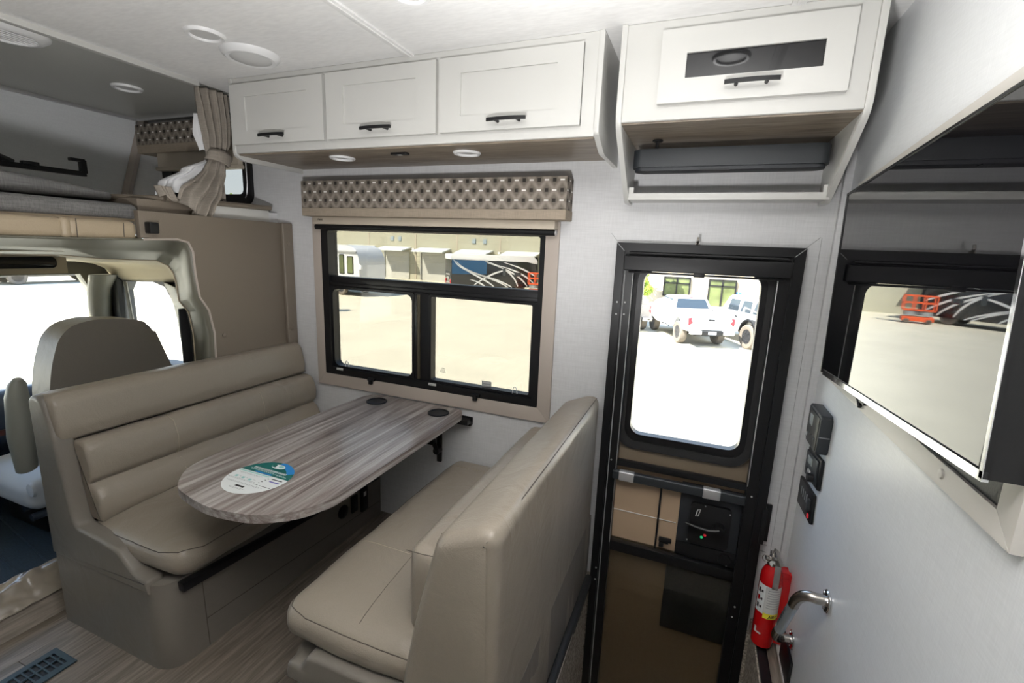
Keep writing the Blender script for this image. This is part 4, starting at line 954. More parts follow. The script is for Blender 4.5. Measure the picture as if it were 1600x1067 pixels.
def pl(name, y0, y1, z0, z1, x0, x1, m, bev=.001, par=None):
    b = B(); b.box(x0, x1, y0, y1, z0, z1, bev, rot=RX_, piv=pv); return b.build(name, m, par or cp)
pl('plate', 1.712, 1.890, .742, .846, .438, .449, 'black', .003)
pl('raised_face', 1.725, 1.878, .750, .838, .431, .439, 'dark_grey', .004)
pl('display', 1.785, 1.845, .800, .826, .429, .432, 'lcd')
b = B(); b.tube([(.414, 1.752, .775), (.433, 1.752, .775)], .015, 20); b.build('dial', 'black', cp)
for k in range(3): pl('button', 1.79+k*.024, 1.804+k*.024, .768, .782, .429, .432, 'label_grey' if k < 2 else 'black')
cp = thing('tank_monitor_panel', 'flat black switch plate with a red light, lowest of three beside the door', 'control panel', (.44, 1.83, .62))
pv = Vector((.44, 1.83, .659))
pl('plate', 1.730, 1.938, .607, .710, .438, .449, 'black', .004)
for k in range(4): pl('legend', 1.885-k*.028, 1.893-k*.028, .655, .685, .4365, .4385, 'ink_grey', .0004)
pl('rocker', 1.748, 1.772, .645, .685, .429, .439, 'dark_grey', .003)
pl('warning_light', 1.752, 1.768, .618, .633, .4345, .439, 'red_led', .002)

# fire extinguisher
fe = thing('fire_extinguisher', 'red fire extinguisher on the wall by the foot of the entry door', 'fire extinguisher', (.383, 1.85, .012))
ex, ey = .381, 1.852
b = B(); b.lathe([(0, .012), (.030, .012), (.037, .020), (.0385, .04), (.0385, .300), (.036, .325), (.028, .345), (.018, .357), (.015, .365)], (ex, ey, 0), 'z', 40); b.build('cylinder', 'red', fe)
b = B(); b.lathe([(.017, .360), (.023, .362), (.023, .374), (.017, .376), (.017, .394), (.010, .399), (0, .399)], (ex, ey, 0), 'z', 24); b.tube([(ex-.03, ey-.005, .385), (ex, ey, .385)], .009, 12)
b.box(ex-.014, ex+.016, ey-.022, ey+.024, .386, .404, .004); b.build('valve', 'steel', fe)
b = B(); pts = [(ex+.01, ey+.02, .404), (ex+.005, ey-.01, .408), (ex+.012, ey-.035, .400), (ex+.018, ey-.045, .385)]
b.tube(pts, .014, 10, flat=.35); b.build('lever', 'steel', fe)
b = B(); b.loft([[(ex+.008+w*.010, ey-.018-d, z) for w in (-1, 1)] + [(ex+.008+w*.010, ey-.022-d, z-.001) for w in (1, -1)] for d, z in ((.0, .392), (.018, .380), (.023, .35), (.024, .31), (.022, .285))]); b.build('carry_handle', 'steel', fe)
b = B(); b.tube([(ex-.03+.012*math.cos(t), ey-.01, .385+.014*math.sin(t)) for t in [2*PI*k/16 for k in range(17)]], .0016, 6); b.tube([(ex-.018, ey-.01, .385), (ex+.02, ey-.01, .389)], .002, 6); b.build('pull_pin', 'steel', fe)
b = B(); b.tube([(ex-.008, ey, .398), (ex-.005, ey, .425)], .0015, 6); b.build('gauge_wire', 'steel', fe)
b = B(); b.lathe([(0, -.006), (.011, -.005), (.012, 0)], (ex-.006, ey-.016, .372), 'y', 18); b.build('gauge', 'label_grey', fe)
def wraplabel(name, a0, a1, z0, z1, m, rr=.0388, par=None):
    b = B(); n = 14
    P = [(ex+rr*math.cos(math.radians(a0+(a1-a0)*k/n)), ey+rr*math.sin(math.radians(a0+(a1-a0)*k/n))) for k in range(n+1)]
    b.loft([[(x, y, z0) for x, y in P], [(x, y, z1) for x, y in P]], closed=False); return b.build(name, m, par or fe)
wraplabel('label', -165, -18, .165, .285, 'label_grey')
wraplabel('label_picture', -168, -118, .166, .284, 'sticker_white', .0390)
for k in range(3):
    wraplabel('pictogram', -160, -145, .18+k*.033, .200+k*.033, ('ink', 'red', 'ink')[k], .0392); wraplabel('pictogram', -140, -128, .185+k*.033, .195+k*.033, 'ink', .0392)
for k in range(8): wraplabel('label_line', -105, -30, .195+k*.0105, .198+k*.0105, 'ink_grey', .0391)
wraplabel('yellow_band', -115, -18, .150, .172, 'yellow', .0392)
an = math.radians(-62)
text('class_letters', 'ABC', .017, 'ink', fe, (ex+.0394*math.cos(an), ey+.0394*math.sin(an), .161), Matrix.Rotation(an+PI/2, 3, 'Z') @ Matrix.Rotation(PI/2, 3, 'X'), depth=.0002, sx=1.3)
wraplabel('arrow_mark', -150, -110, .075, .082, 'label_grey', .0391); wraplabel('arrow_mark', -150, -138, .075, .100, 'label_grey', .0391)
b = B(); b.box(ex+.038, .449, ey+.006, ey+.034, .02, .325, .003); b.box(ex+.02, .44, ey+.0, ey+.045, .31, .335, .003); b.box(ex+.02, .44, ey+.0, ey+.045, .10, .115, .003); b.build('wall_bracket', 'red', fe)
ft = B(); ft.box(.440, .4495, 1.66, 1.82, -.0, .12, .003); ft = ft.build('kick_plate', 'black'); tag(ft, 'small black plate on the side wall beneath the fire extinguisher', 'plate')

# grab handle
gh = thing('grab_handle', 'bent brushed steel grab handle on the side wall near the fire extinguisher', 'handle', (.44, 1.6, .3))
def bez(P, n=14):
    out = []
    for i in range(n+1):
        t = i/n; q = [Vector(p) for p in P]
        while len(q) > 1: q = [q[k].lerp(q[k+1], t) for k in range(len(q)-1)]
        out.append(q[0])
    return out
top = Vector((.448, 1.455, .530)); bot = Vector((.448, 1.715, .170))
hi = Vector((.384, 1.485, .505)); lo = Vector((.384, 1.665, .205))
b = B(); b.tube([top]+bez([top+Vector((-.03, 0, 0)), Vector((.376, 1.462, .535)), hi+(lo-hi)*.22])[0:], .0155, 20); b.build('upper_bend', 'steel', gh)
b = B(); b.tube(bez([lo+(hi-lo)*.20, Vector((.376, 1.69, .168)), bot+Vector((-.03, 0, 0))])+[bot], .0155, 20); b.build('lower_bend', 'steel', gh)
b = B(); b.tube([hi+(lo-hi)*.20, lo+(hi-lo)*.18], .0158, 20); s_ = b.build('grip', 'cloth_white', gh, label='pale lettered grip section')
s_.data.materials.clear(); s_.data.materials.append(mat('polished_grip', (.62, .70, .76), .18, metal=.55))
for k in range(7):
    p = hi+(lo-hi)*(.34+k*.055); b = B(); b.box(p.x-.0165, p.x-.0148, p.y-.004, p.y+.004, p.z-.006, p.z+.006, .0004); b.build('grip_letter', 'ink', s_)
for p in (top, bot):
    b = B(); b.lathe([(.0, -.006), (.030, -.006), (.033, -.003), (.033, .0)], p, 'x', 28)
    for k in range(3):
        a = 2*PI*k/3+.6; b.lathe([(0, -.009), (.004, -.008), (.005, -.005)], p+Vector((0, .025*math.cos(a), .025*math.sin(a))), 'x', 10)
    b.build('flange', 'chrome', gh)
# small cable clips by the extinguisher
b = B(); b.tube([(.352, 1.992, .352), (.374, 1.99, .352)], .002, 6); b.tube([(.352, 1.992, .322), (.374, 1.99, .320)], .002, 6); o = b.build('wall_hooks', 'ink_grey'); tag(o, 'two tiny wire hooks on the wall between door and fire extinguisher', 'hook')

# ================================================================= CAB SEAT
cs = thing('passenger_seat', 'taupe cab passenger seat seen from behind over the dinette bench', 'seat', (-2.8, 1.35, .05))
SO = rpoly([(1.09, .30), (1.105, .78), (1.128, .906), (1.165, 1.018), (1.215, 1.072), (1.31, 1.092), (1.49, 1.070), (1.562, 1.030), (1.605, .894), (1.665, .70), (1.67, .30)], [.02, .05, .05, .05, .05, .06, .06, .06, .05, .05, .02], 4)
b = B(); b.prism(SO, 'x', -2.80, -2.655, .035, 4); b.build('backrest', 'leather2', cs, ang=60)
b = B(); b.cushion(-3.28, -2.75, 1.02, 1.66, .20, .345, .05, puff=(.01, .01, .015)); b.build('seat_cushion', 'cloth_white', cs, label='pale blue grey seat cushion')
b = B(); b.tube([(-2.69, 1.022, .862), (-2.695, 1.02, .84), (-2.71, 1.018, .78), (-2.73, 1.018, .60), (-2.76, 1.03, .43)], [.020, .038, .050, .058, .048], 16, flat=.75); b.build('armrest', mat('grey_green_leather_arm', (.25, .255, .225), .4), cs, label='folded up grey green armrest')
b = B(); b.box(-3.15, -2.80, 1.08, 1.60, .05, .21, .02); b.build('pedestal', 'black', cs)
for z, x in ((.20, -2.86), (.165, -2.80)):
    b = B(); b.tube([(x, 1.09, z), (x, 1.03, z)], .018, 14); b.build('adjuster_knob', 'dash', cs)
b = B(); b.lathe([(.0, -.012), (.030, -.010), (.034, 0)], (-2.74, 1.028, .325), 'y', 20); b.build('recliner_cap', 'cloth_white', cs)

# ================================================================= OUTSIDE
K_ = 1.61
def E3(x, y, z=-.8): return Vector((x*K_, y*K_, 1.5+(z-1.5)*K_))
GZ = E3(0, 0).z
b = B(); b.box(-220, 160, 3.2, 160, GZ-.3, GZ); b.box(-220, -4.6, -120, 3.2, GZ-.3, GZ); g = b.build('ground', 'concrete', kind='structure', smooth=False)
class X(B):
    # boxes given in the surveyed frame and scaled to real size
    def eb(s, x0, x1, y0, y1, z0, z1, bev=0): a = E3(x0, y0, z0); c = E3(x1, y1, z1); s.box(a.x, c.x, a.y, c.y, a.z, c.z, bev)
# workshop building
wk = thing('workshop_building', 'long cream workshop with a row of bay doors under white awnings', 'building', E3(-18, 27))
b = X(); b.eb(-36, -5, 27, 33, -.8, 2.52); b.build('wall', 'stucco', wk, smooth=False)
b = X(); b.eb(-36, -5, 26.9, 33, 2.52, 3.6); b.build('parapet', 'parapet', wk, smooth=False)
b = X()
for x in (-21.5, -17.7, -14.6, -11.6, -8.5): b.eb(x-.04, x+.04, 26.98, 27.0, -.8, 2.52)
b.build('wall_joint', 'stucco2', wk, smooth=False)
bays = [(-29.3, -27.3), (-26.2, -24.2), (-23.1, -21.1), (-20.1, -18.2), (-17.2, -15.2), (-14.1, -12.2), (-11.0, -9.1)]
for i, (x0, x1) in enumerate(bays):
    dark = i == 6  # open bay: its inner shade is painted as a flat black sheet
    b = X(); b.eb(x0, x1, 26.93, 26.99, -.8, 1.0)
    if not dark:
        for k in range(9): b.eb(x0, x1, 26.925, 26.935, -.78+k*.2, -.765+k*.2)
    d = b.build('bay_door', 'bay_shade' if dark else 'bay_door', wk, smooth=False)
    b = X(); b.eb(x0-.07, x0, 26.85, 26.99, -.8, 1.0); b.build('door_jamb', 'ink_grey', d, smooth=False)
    b = B(); A = [E3(x0-.15, 27, 1.33), E3(x1+.15, 27, 1.33), E3(x1+.15, 25.9, 1.12), E3(x0-.15, 25.9, 1.12)]
    up_ = Vector((0, 0, .12)); b.loft([[a for a in A], [a-up_ for a in A]]); b.build('awning', 'awning', wk, smooth=False)
for x in (-19.55, -18.95, -13.4, -12.65):
    b = X(); b.eb(x-.12, x+.12, 26.95, 27, 1.72, 2.0); w = b.build('vent_window', 'parapet', wk, smooth=False)
for x in (-17.8, -11.6):
    b = X(); b.eb(x-.06, x+.06, 26.8, 27, 1.12, 1.26); b.build('wall_lamp', 'white_plastic', wk, smooth=False)
# office building seen through the door
of = thing('office_building', 'pale office building with dark framed windows behind the pickup truck', 'building', E3(0, 22))
b = X(); b.eb(-3.4, 9, 22, 30, -.8, 4.2); b.build('wall', 'stucco2', of, smooth=False)
b = X(); b.eb(1.75, 2.9, 21.6, 22, -.8, 4.2); b.build('pier', 'stucco2', of, smooth=False)
for x0, x1, z0, z1, nm in ((-1.42, -.35, -.3, .56, 1), (.43, 1.48, -.8, .55, 2)):
    b = X(); b.eb(x0, x1, 21.93, 21.99, z0, z1); w = b.build('window', 'painted_reflection', of, smooth=False)
    b = X()
    for x in (x0, (x0+x1)/2, x1): b.eb(x-.03, x+.03, 21.88, 21.94, z0, z1)
    for z in (z0+.03, z1-.03, z1-.28): b.eb(x0, x1, 21.88, 21.94, z-.025, z+.025)
    b.build('window_bars', 'black', w, smooth=False)
b = X(); b.eb(1.52, 1.72, 21.95, 21.99, -.2, .06); s_ = b.build('access_sign', 'sign_blue', of, smooth=False)
p = E3(1.62, 21.94, -.06)
b = B(); b.tube([(p.x+.09*math.cos(t), p.y, p.z-.03+.09*math.sin(t)) for t in [PI*.8+1.25*PI*k/12 for k in range(13)]], .018, 6); b.tube([(p.x-.02, p.y, p.z+.1), (p.x-.01, p.y, p.z), (p.x+.07, p.y, p.z-.01), (p.x+.10, p.y, p.z-.09)], .018, 6); b.lathe([(0, -.01), (.025, 0)], (p.x-.02, p.y, p.z+.14), 'y', 10); b.build('wheelchair_mark', 'sticker_white', s_)
# tree: trunk, branches, crown of leaf cards made as small quads
def tree(name, label, base, h, r, n, seed, group=None):
    rnd = random.Random(seed); t = thing(name, label, 'tree', base, group)
    b = B(); b.tube([base, base+Vector((.1, 0, h*.35)), base+Vector((0, .1, h*.75))], [.16, .12, .05], 8)
    for k in range(7):
        a = rnd.random()*6.28; b.tube([base+Vector((0, 0, h*(.3+.06*k))), base+Vector((math.cos(a)*r*.6, math.sin(a)*r*.6, h*(.5+.06*k)))], [.06, .02], 6)
    b.build('trunk', 'bark', t)
    b = B()
    cl = [(base+Vector((rnd.gauss(0, r*.45), rnd.gauss(0, r*.45), h*(.25+.75*rnd.random()))), r*rnd.uniform(.25, .45)) for _ in range(26)]
    for _ in range(n):
        c, cr = rnd.choice(cl); d = Vector((rnd.gauss(0, 1), rnd.gauss(0, 1), rnd.gauss(0, 1))).normalized()*cr*rnd.uniform(.6, 1.05); q = c+d
        u = Vector((rnd.gauss(0, 1), rnd.gauss(0, 1), rnd.gauss(0, 1))).normalized(); w = u.orthogonal().normalized(); s = .085
        b.bm.faces.new([b.bm.verts.new(q+u*s), b.bm.verts.new(q+w*s*.6), b.bm.verts.new(q-u*s), b.bm.verts.new(q-w*s*.6)])
    b.build('leaves', 'leaf', t, smooth=False, recalc=False, kind='stuff')
tree('leafy_tree', 'bright green tree at the left edge of the entry door window', E3(-2.35, 20.2), 4.6, 1.15, 9000, 4)
tree('leafy_tree', 'small green tree standing beyond the bunk window', Vector((-21.0, 16.0, GZ)), 5.2, 1.2, 4000, 9)
# generic wheel
def wheel(parent, c, r, w, ax='y', name='wheel', mt='tyre'):
    b = B(); b.lathe([(r*.60, -w*.42), (r*.80, -w*.5), (r*.95, -w*.45), (r, -w*.3), (r, w*.3), (r*.95, w*.45), (r*.80, w*.5), (r*.60, w*.42), (r*.60, -w*.42)], c, ax, 28)
    o = b.build(name, mt, parent)
    b = B(); b.lathe([(0, -w*.32), (r*.2, -w*.34), (r*.6, -w*.40), (r*.62, 0), (r*.6, w*.40), (r*.2, w*.34), (0, w*.32)], c, ax, 20)
    for k in range(6):
        a = 2*PI*k/6; d = Vector((math.cos(a), 0, math.sin(a)))*r*.38
        for s in (-1, 1): b.lathe([(0, s*w*.42), (r*.09, s*w*.40), (r*.1, s*w*.3)], Vector(c)+d, 'y', 8)
    b.build('rim', 'rim', o); return o
def place(root, loc, rz, sc=1.0): root.location = loc; root.rotation_euler = (0, 0, rz); root.scale = (sc,)*3
def glasspanel(parent, P, m='car_glass', th=.02, name='window'):
    b = B(); c = sum((Vector(p) for p in P), Vector())/len(P); n = (Vector(P[1])-Vector(P[0])).cross(Vector(P[2])-Vector(P[0])).normalized()
    b.loft([[Vector(p)-n*th for p in P], [Vector(p)+n*th for p in P]]); return b.build(name, m, parent, smooth=False)
def pickup(label, body, big=True):
    # local frame: forward +x, rear bumper at x=0
    t = thing('pickup_truck', label, 'truck', (0, 0, 0))
    R_ = .50 if big else .42; L0 = .18 if big else 0
    def side(z): return z+L0
    b = B()
    S = [(0.0, .62), (0.0, 1.18), (2.05, 1.20), (2.08, 1.18), (5.35, 1.14), (5.72, 1.02), (5.80, .60), (5.1, .55)]
    arch = lambda cx: [(cx+.52*math.cos(a), side(0)+.42-.10+.55*math.sin(a)) for a in [PI*k/10 for k in range(11)]]
    bottom = [(5.10, .56)]
    prof = [(0.0, .55), (0.02, 1.20), (2.1, 1.22), (5.3, 1.18), (5.68, 1.08), (5.80, .90), (5.80, .55)] + [(4.72+.50*math.cos(a), .52+.50*math.sin(a)) for a in [PI*k/8 for k in range(9)]] + [(3.9, .50), (1.80, .50)] + [(1.18+.50*math.cos(a), .52+.50*math.sin(a)) for a in [PI*k/8 for k in range(9)]]
    prof = [(x, z+L0) for x, z in prof]
    for s in (-1, 1): b.prism(prof, 'y', s*.80, s*.99, .03)
    b.box(0.0, .06, -.85, .85, .62+L0, 1.205+L0, .02); b.box(.05, 5.75, -.82, .82, .60+L0, .74+L0); b.box(2.1, 5.7, -.85, .85, .7+L0, 1.17+L0, .03)
    b.build('body', body, t)
    b = B(); b.box(.06, 2.1, -.80, .80, .74+L0, .76+L0); b.box(0.02, 2.12, -.86, .86, 1.195+L0, 1.225+L0) if False else b.box(2.02, 2.09, -.82, .82, .7+L0, .78+L0); b.build('bed_liner', 'black', t)
    b = B(); rg = [[(2.10, -.93, 1.18+L0), (2.10, .93, 1.18+L0), (4.45, .93, 1.16+L0), (4.45, -.93, 1.16+L0)], [(2.16, -.90, 1.32+L0), (2.16, .90, 1.32+L0), (4.30, .90, 1.30+L0), (4.30, -.90, 1.30+L0)], [(2.42, -.74, 1.76+L0), (2.42, .74, 1.76+L0), (3.62, .74, 1.76+L0), (3.62, -.74, 1.76+L0)], [(2.60, -.66, 1.80+L0), (2.60, .66, 1.80+L0), (3.42, .66, 1.80+L0), (3.42, -.66, 1.80+L0)]]
    b.loft(rg); b.build('cab', body, t, smooth=False)
    z0, z1 = 1.30+L0, 1.70+L0
    f = lambda z: 2.16+.26*(z-1.32-L0)/.44
    glasspanel(t, [(f(z0)-.0, -.78, z0), (f(z0), .78, z0), (f(z1), .66, z1), (f(z1), -.66, z1)])
    for s in (-1, 1):
        g = lambda z: s*(.905-.16*(z-1.32-L0)/.44)
        glasspanel(t, [(2.42, g(z0), z0), (3.10, g(z0), z0), (3.10, g(z1), z1), (2.60, g(z1), z1)]); glasspanel(t, [(3.18, g(z0), z0), (4.10, g(z0), z0), (3.70, g(z1), z1), (3.18, g(z1), z1)])
        b = B(); b.box(3.95, 4.12, s*.98, s*1.16, 1.24+L0, 1.42+L0, .03); b.build('mirror', 'black', t)
        b = B(); b.prism([(s*.80, .92+L0), (s*.99, .80+L0), (s*.995, 1.12+L0), (s*.86, 1.14+L0), (s*.90, 1.02+L0)], 'x', -.03, .06, .01); b.build('tail_light', 'tail', t)
        b = B(); b.tube([(2.2, s*1.02, .46+L0), (4.0, s*1.02, .46+L0)], .04, 8); b.build('side_step', 'chrome', t)
    b = B(); b.box(-.22, .0, .45, .95, .44+L0, .62+L0, .04); b.box(-.22, .0, -.95, -.45, .44+L0, .62+L0, .04); b.build('bumper', 'chrome', t)
    b = B(); b.box(-.18, .0, -.46, .46, .42+L0, .60+L0, .02); b.build('bumper_centre', 'black', t)
    b = B(); b.box(-.20, -.18, -.17, .17, .46+L0, .58+L0); b.build('licence_plate', 'plate', t)
    b = B(); b.box(-.015, .01, -.13, .13, 1.02+L0, 1.09+L0, .01); b.build('tailgate_handle', 'black', t)
    b = B(); b.box(2.45, 2.60, -.12, .12, 1.765+L0, 1.80+L0, .01); b.build('brake_light', 'tail', t)
    b = B(); b.box(.3, 5.3, -.55, .55, .38+L0*.6, .62+L0); b.tube([(1.18, -.8, R_), (1.18, .8, R_)], .09, 8); b.lathe([(0, -.15), (.17, 0), (0, .15)], (1.18, 0, R_), 'y', 12); b.build('underbody', 'black', t)
    for x in (1.18, 4.72):
        for s in (-1, 1): wheel(t, (x, s*.86, R_), R_, .32)
    return t
tk = pickup('lifted white pickup truck parked beyond the entry door window', 'car_white')
place(tk, Vector((.66, 20.4, GZ)), math.radians(113), .95)
tk2 = pickup('grey pickup truck cut off by the left edge of the door window', 'car_grey')
place(tk2, Vector((-2.75, 22.6, GZ)), math.radians(113), .95)
for t_ in (tk, tk2): t_['group'] = 'parked pickup trucks'
# boxy off-roader
jp = thing('off_road_vehicle', 'boxy white four door off roader parked right of the pickup truck', 'car', (0, 0, 0))
b = B(); prof = [(0.0, .70), (0.0, 1.25), (3.4, 1.25), (4.3, 1.18), (4.4, .75), (4.35, .7)] + [(3.65+.46*math.cos(a), .62+.46*math.sin(a)) for a in [PI*k/8 for k in range(9)]] + [(2.9, .60), (1.35, .60)] + [(.80+.46*math.cos(a), .62+.46*math.sin(a)) for a in [PI*k/8 for k in range(9)]]
b.prism(prof, 'y', -.80, .80, .03); b.build('body', 'car_white', jp)
b = B(); b.loft([[(0, -.80, 1.23), (0, .80, 1.23), (2.95, .80, 1.23), (2.95, -.80, 1.23)], [(.10, -.70, 1.80), (.10, .70, 1.80), (2.60, .70, 1.80), (2.60, -.70, 1.80)], [(.2, -.64, 1.88), (.2, .64, 1.88), (2.5, .64, 1.88), (2.5, -.64, 1.88)]]); b.build('hard_top', 'car_white', jp, smooth=False)
for s in (-1, 1):
    g = lambda z: s*(.803-.10*(z-1.23)/.57)
    for x0, x1 in ((.22, .82), (1.0, 1.6), (1.78, 2.45)): glasspanel(jp, [(x0, g(1.32), 1.32), (x1+.03, g(1.32), 1.32), (x1-.05, g(1.74), 1.74), (x0+.04, g(1.74), 1.74)])
    for x in (.80, 3.65):
        b = B(); R = []
        b.loft([[(x+rr*math.cos(a), y, .62+rr*math.sin(a)) for a, rr in [(PI*k/12, .50) for k in range(13)] + [(PI-PI*k/12, .44) for k in range(13)]] for y in (s*.76, s*.98)]); b.build('wheel_arch', 'black', jp)
        wheel(jp, (x, s*.84, .46), .46, .30)
    for x in (.95, 1.75): b = B(); b.box(x, x+.16, s*.80, s*.83, 1.08, 1.12, .005); b.build('door_handle', 'black', jp)
glasspanel(jp, [(.0, -.62, 1.34), (.0, .62, 1.34), (.07, .58, 1.74), (.07, -.58, 1.74)])
b = B(); b.box(-.12, 0, -.7, .7, .55, .70, .03); b.build('bumper', 'black', jp)
b = B(); b.box(-.02, .02, .62, .74, .95, 1.15, .01); b.box(-.02, .02, -.74, -.62, .95, 1.15, .01); b.build('tail_light', 'tail', jp)
wheel(jp, (-.16, 0, 1.1), .40, .001) if False else None
place(jp, Vector((3.40, 20.95, GZ)), math.radians(118), 1.1)
# white motorhome at the left
mh = thing('motorhome', 'white motorhome with dark side windows parked left of the bay doors', 'motorhome', (0, 0, 0))
b = B(); b.prism(rpoly([(0, .55), (0, 2.6), (.35, 3.30), (1.2, 3.5), (9.5, 3.5), (9.5, .55), (7.2, .55), (7.2, 1.05), (6.4, 1.05), (6.4, .55), (2.35, .55), (2.30, 1.05), (1.45, 1.05), (1.40, .55)], [.1, .5, .4, .3, .1, .05, 0, 0, 0, 0, 0, 0, 0, 0]), 'y', -1.2, 1.2, .06); b.build('body', 'car_white', mh)
for x0, x1, z0, z1 in ((.55, 1.15, 1.55, 2.75), (1.45, 1.95, 1.5, 2.85), (3.0, 4.4, 1.75, 2.6), (5.4, 6.6, 1.75, 2.6)):
    b = B(); b.prism(rrect(x0, x1, z0, z1, .08), 'y', 1.19, 1.23); w = b.build('window', 'black', mh)
    b = B(); b.prism(rrect(x0+.06, x1-.06, z0+.06, z1-.06, .05), 'y', 1.225, 1.24); b.build('pane', 'painted_reflection', w)
b = B(); b.box(.2, 2.4, 1.19, 1.30, 2.98, 3.10, .02); b.box(2.6, 8.8, 1.19, 1.32, 2.98, 3.12, .02); b.build('awning_roll', 'ink_grey', mh)
for k in range(3):
    b = B(); b.loft([[(x, 1.215, z), (x, 1.195, z), (x, 1.195, z+.07), (x, 1.215, z+.07)] for x, z in ((2.3, .85-k*.12), (3.8, .95-k*.10), (6.0, 1.45-k*.16), (9.0, 1.62-k*.2))]); b.build('side_stripe', 'car_blue', mh)
b = B(); b.box(0.05, 1.4, -1.21, 1.21, .45, .75, .02); b.box(2.3, 6.4, -1.21, 1.21, .42, .8, .02); b.build('skirt', 'car_black', mh)
b = B(); b.box(9.48, 9.56, -1.05, 1.05, 1.45, 2.6, .02); b.build('windscreen', 'car_glass', mh)
b = B(); b.box(-.40, -.22, 1.25, 1.42, 1.9, 2.2, .04); b.tube([(0, 1.2, 2.25), (-.30, 1.34, 2.1)], .03, 6); b.build('mirror', 'white_plastic', mh)
for x in (1.9, 6.8):
    wheel(mh, (x, -1.05, .5), .5, .3); wheel(mh, (x, 1.05, .5), .5, .3)
p = E3(-13.3, 16.9); place(mh, Vector((p.x, p.y, GZ)), math.radians(180-8), 1.0)
mh.scale = (1, -1, 1) if False else (1, 1, 1)
# dark motorhome with white swooshes
dm = thing('motorhome', 'dark blue and black motorhome with white swooping stripes by the bays', 'motorhome', (0, 0, 0))
b = B(); b.prism(rpoly([(0, .5), (0, 3.3), (.15, 3.42), (8.0, 3.42), (8.4, 3.2), (8.6, 1.8), (8.6, .5)], [.05, .1, .1, .3, .3, .2, .05]), 'y', -1.25, 1.25, .06); b.build('body', 'car_black', dm)
b = B(); b.prism(rpoly([(-.04, 3.02), (-.04, 3.5), (8.1, 3.5), (8.55, 3.2), (8.6, 2.75), (7.6, 2.95)], [.02, .1, .2, .2, .1, .1]), 'y', -1.29, 1.29, .05); b.build('roof_cap', 'white_plastic', dm)
b = B(); b.box(.05, 3.4, -1.275, -1.24, 1.7, 3.0); b.build('blue_panel', 'car_blue', dm)
def swoosh(P, w0, w1):
    b = B(); q = bez([(x, -1.29, z) for x, z in P], 20); n = len(q); R = []
    for i, c in enumerate(q):
        t = (q[min(i+1, n-1)]-q[max(i-1, 0)]).normalized(); nn = Vector((-t.z, 0, t.x)); w = (w0+(w1-w0)*i/(n-1))*math.sin(PI*(.12+.76*i/(n-1)))
        R.append([c+nn*w, c-nn*w, c-nn*w+Vector((0, .04, 0)), c+nn*w+Vector((0, .04, 0))])
    b.loft(R); return b.build('swoosh_stripe', 'white_plastic', dm, smooth=False)
for P in (((.2, 3.0), (.9, 1.7), (3.2, 1.9), (5.6, .5)), ((.4, 2.9), (1.6, 1.5), (4.2, 1.6), (6.0, .5)), ((.9, 2.4), (2.0, 1.6), (3.5, 1.2), (4.2, .5)), ((2.0, .5), (3.0, 1.4), (4.5, 2.0), (5.2, 2.1)), ((3.2, 2.95), (5.0, 2.5), (6.2, 1.8), (6.6, .6)), ((3.4, 2.8), (5.4, 2.3), (6.9, 1.6), (7.6, .6)), ((4.4, 2.6), (6.2, 2.2), (7.2, 1.8), (8.3, .9)), ((5.0, 2.9), (6.6, 2.5), (7.6, 2.1), (8.4, 1.6)), ((1.8, 1.2), (2.6, 1.0), (3.0, .8), (3.3, .5))): swoosh(P, .05, .10)
b = B(); b.box(-.03, .02, -1.15, 1.15, 1.25, 1.9, .02); b.build('rear_grille', 'dark_grey', dm)
b = B(); b.box(-.06, -.01, -.75, .75, 1.55, 1.68, .02); b.box(-.06, -.01, -.5, .5, 1.2, 1.38, .02); b.box(-.08, -.01, -.8, .8, .82, .92, .02); b.build('rear_chrome', 'silver', dm)
for s in (-1, 1): b = B(); b.box(-.06, .02, s*1.02-.1, s*1.02+.1, .75, 1.15, .02); b.build('tail_light', 'tail', dm)
for x0, x1, z0, z1 in ((5.0, 5.3, 1.6, 2.3), (6.2, 6.9, 1.55, 1.95)): b = B(); b.prism(rrect(x0, x1, z0, z1, .08), 'y', -1.30, -1.24); b.build('window', 'car_glass', dm)
for x in (2.2, 6.9): wheel(dm, (x, -1.1, .5), .5, .3); wheel(dm, (x, 1.1, .5), .5, .3)
p = E3(-12.28, 22.7); place(dm, Vector((p.x+.3, p.y-2.0, GZ)), math.radians(42), .88)
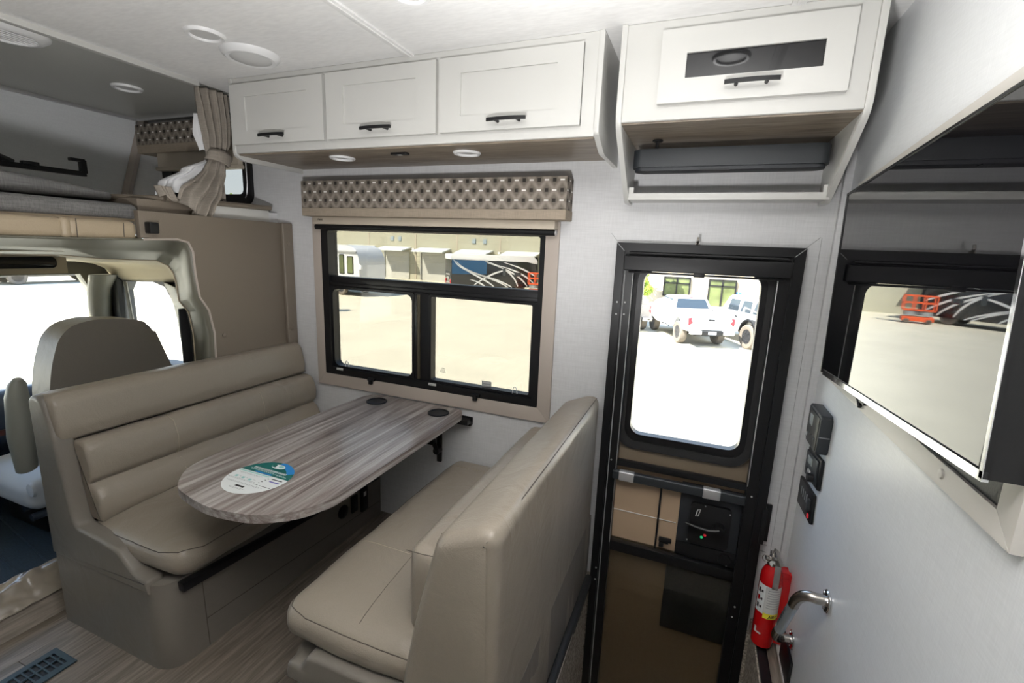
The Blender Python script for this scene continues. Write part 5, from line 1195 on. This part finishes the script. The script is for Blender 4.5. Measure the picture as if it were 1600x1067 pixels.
# orange scissor lift
sl = thing('scissor_lift', 'orange scissor lift parked by the dark open bay', 'lift', (0, 0, 0))
b = B(); b.box(-1.0, 1.0, -.45, .45, .18, .55, .03); b.build('chassis', 'orange', sl)
b = B()
for k in range(3):
    for s in (-1, 1):
        for yy in (-.35, .35): b.box(-.9, .9, yy-.03, yy+.03, .66+k*.12, .72+k*.12, rot=Matrix.Rotation(s*.06, 3, 'Y'))
b.build('scissor_arms', 'ink_grey', sl, smooth=False)
b = B(); b.box(-1.0, 1.0, -.45, .45, 1.02, 1.12)
for x in (-1, -.33, .33, 1):
    for y in (-.45, .45): b.box(x-.04, x+.04, y-.04, y+.04, 1.1, 2.2)
for z in (1.65, 2.2):
    for y in (-.45, .45): b.box(-1.0, 1.0, y-.04, y+.04, z-.04, z+.04)
    for x in (-1, 1): b.box(x-.04, x+.04, -.45, .45, z-.04, z+.04)
b.build('platform_rails', 'orange', sl, smooth=False)
for x in (-.7, .7):
    for y in (-.4, .4): wheel(sl, (x, y, .2), .2, .14)
p = E3(-7.75, 23.2); place(sl, Vector((p.x, p.y, GZ)), math.radians(10), .80)
# black car ahead of the windscreen
bc = thing('parked_car', 'black parked car seen through the top of the windscreen', 'car', (0, 0, 0))
b = B(); b.prism(rpoly([(0, .35), (0, .95), (1.0, 1.02), (1.7, 1.48), (3.2, 1.5), (4.0, 1.0), (4.7, .9), (4.75, .35)], [.1, .15, .2, .3, .3, .2, .2, .1]), 'y', -.9, .9, .08); b.build('body', 'car_black', bc)
for s in (-1, 1):
    b = B(); b.prism([(1.2, 1.0), (1.75, 1.40), (2.4, 1.42), (2.4, 1.0)], 'y', s*.905, s*.915); b.prism([(2.5, 1.0), (2.5, 1.42), (3.15, 1.42), (3.8, 1.0)], 'y', s*.905, s*.915); b.build('window', 'car_glass', bc, smooth=False)
    for x in (.95, 3.8):
        w = wheel(bc, (x, s*.82, .36), .36, .24)
        for ch in w.children: ch.data.materials.clear(); ch.data.materials.append(M['silver'])
place(bc, Vector((-44, 15.8, GZ)), math.radians(85), 1.45)
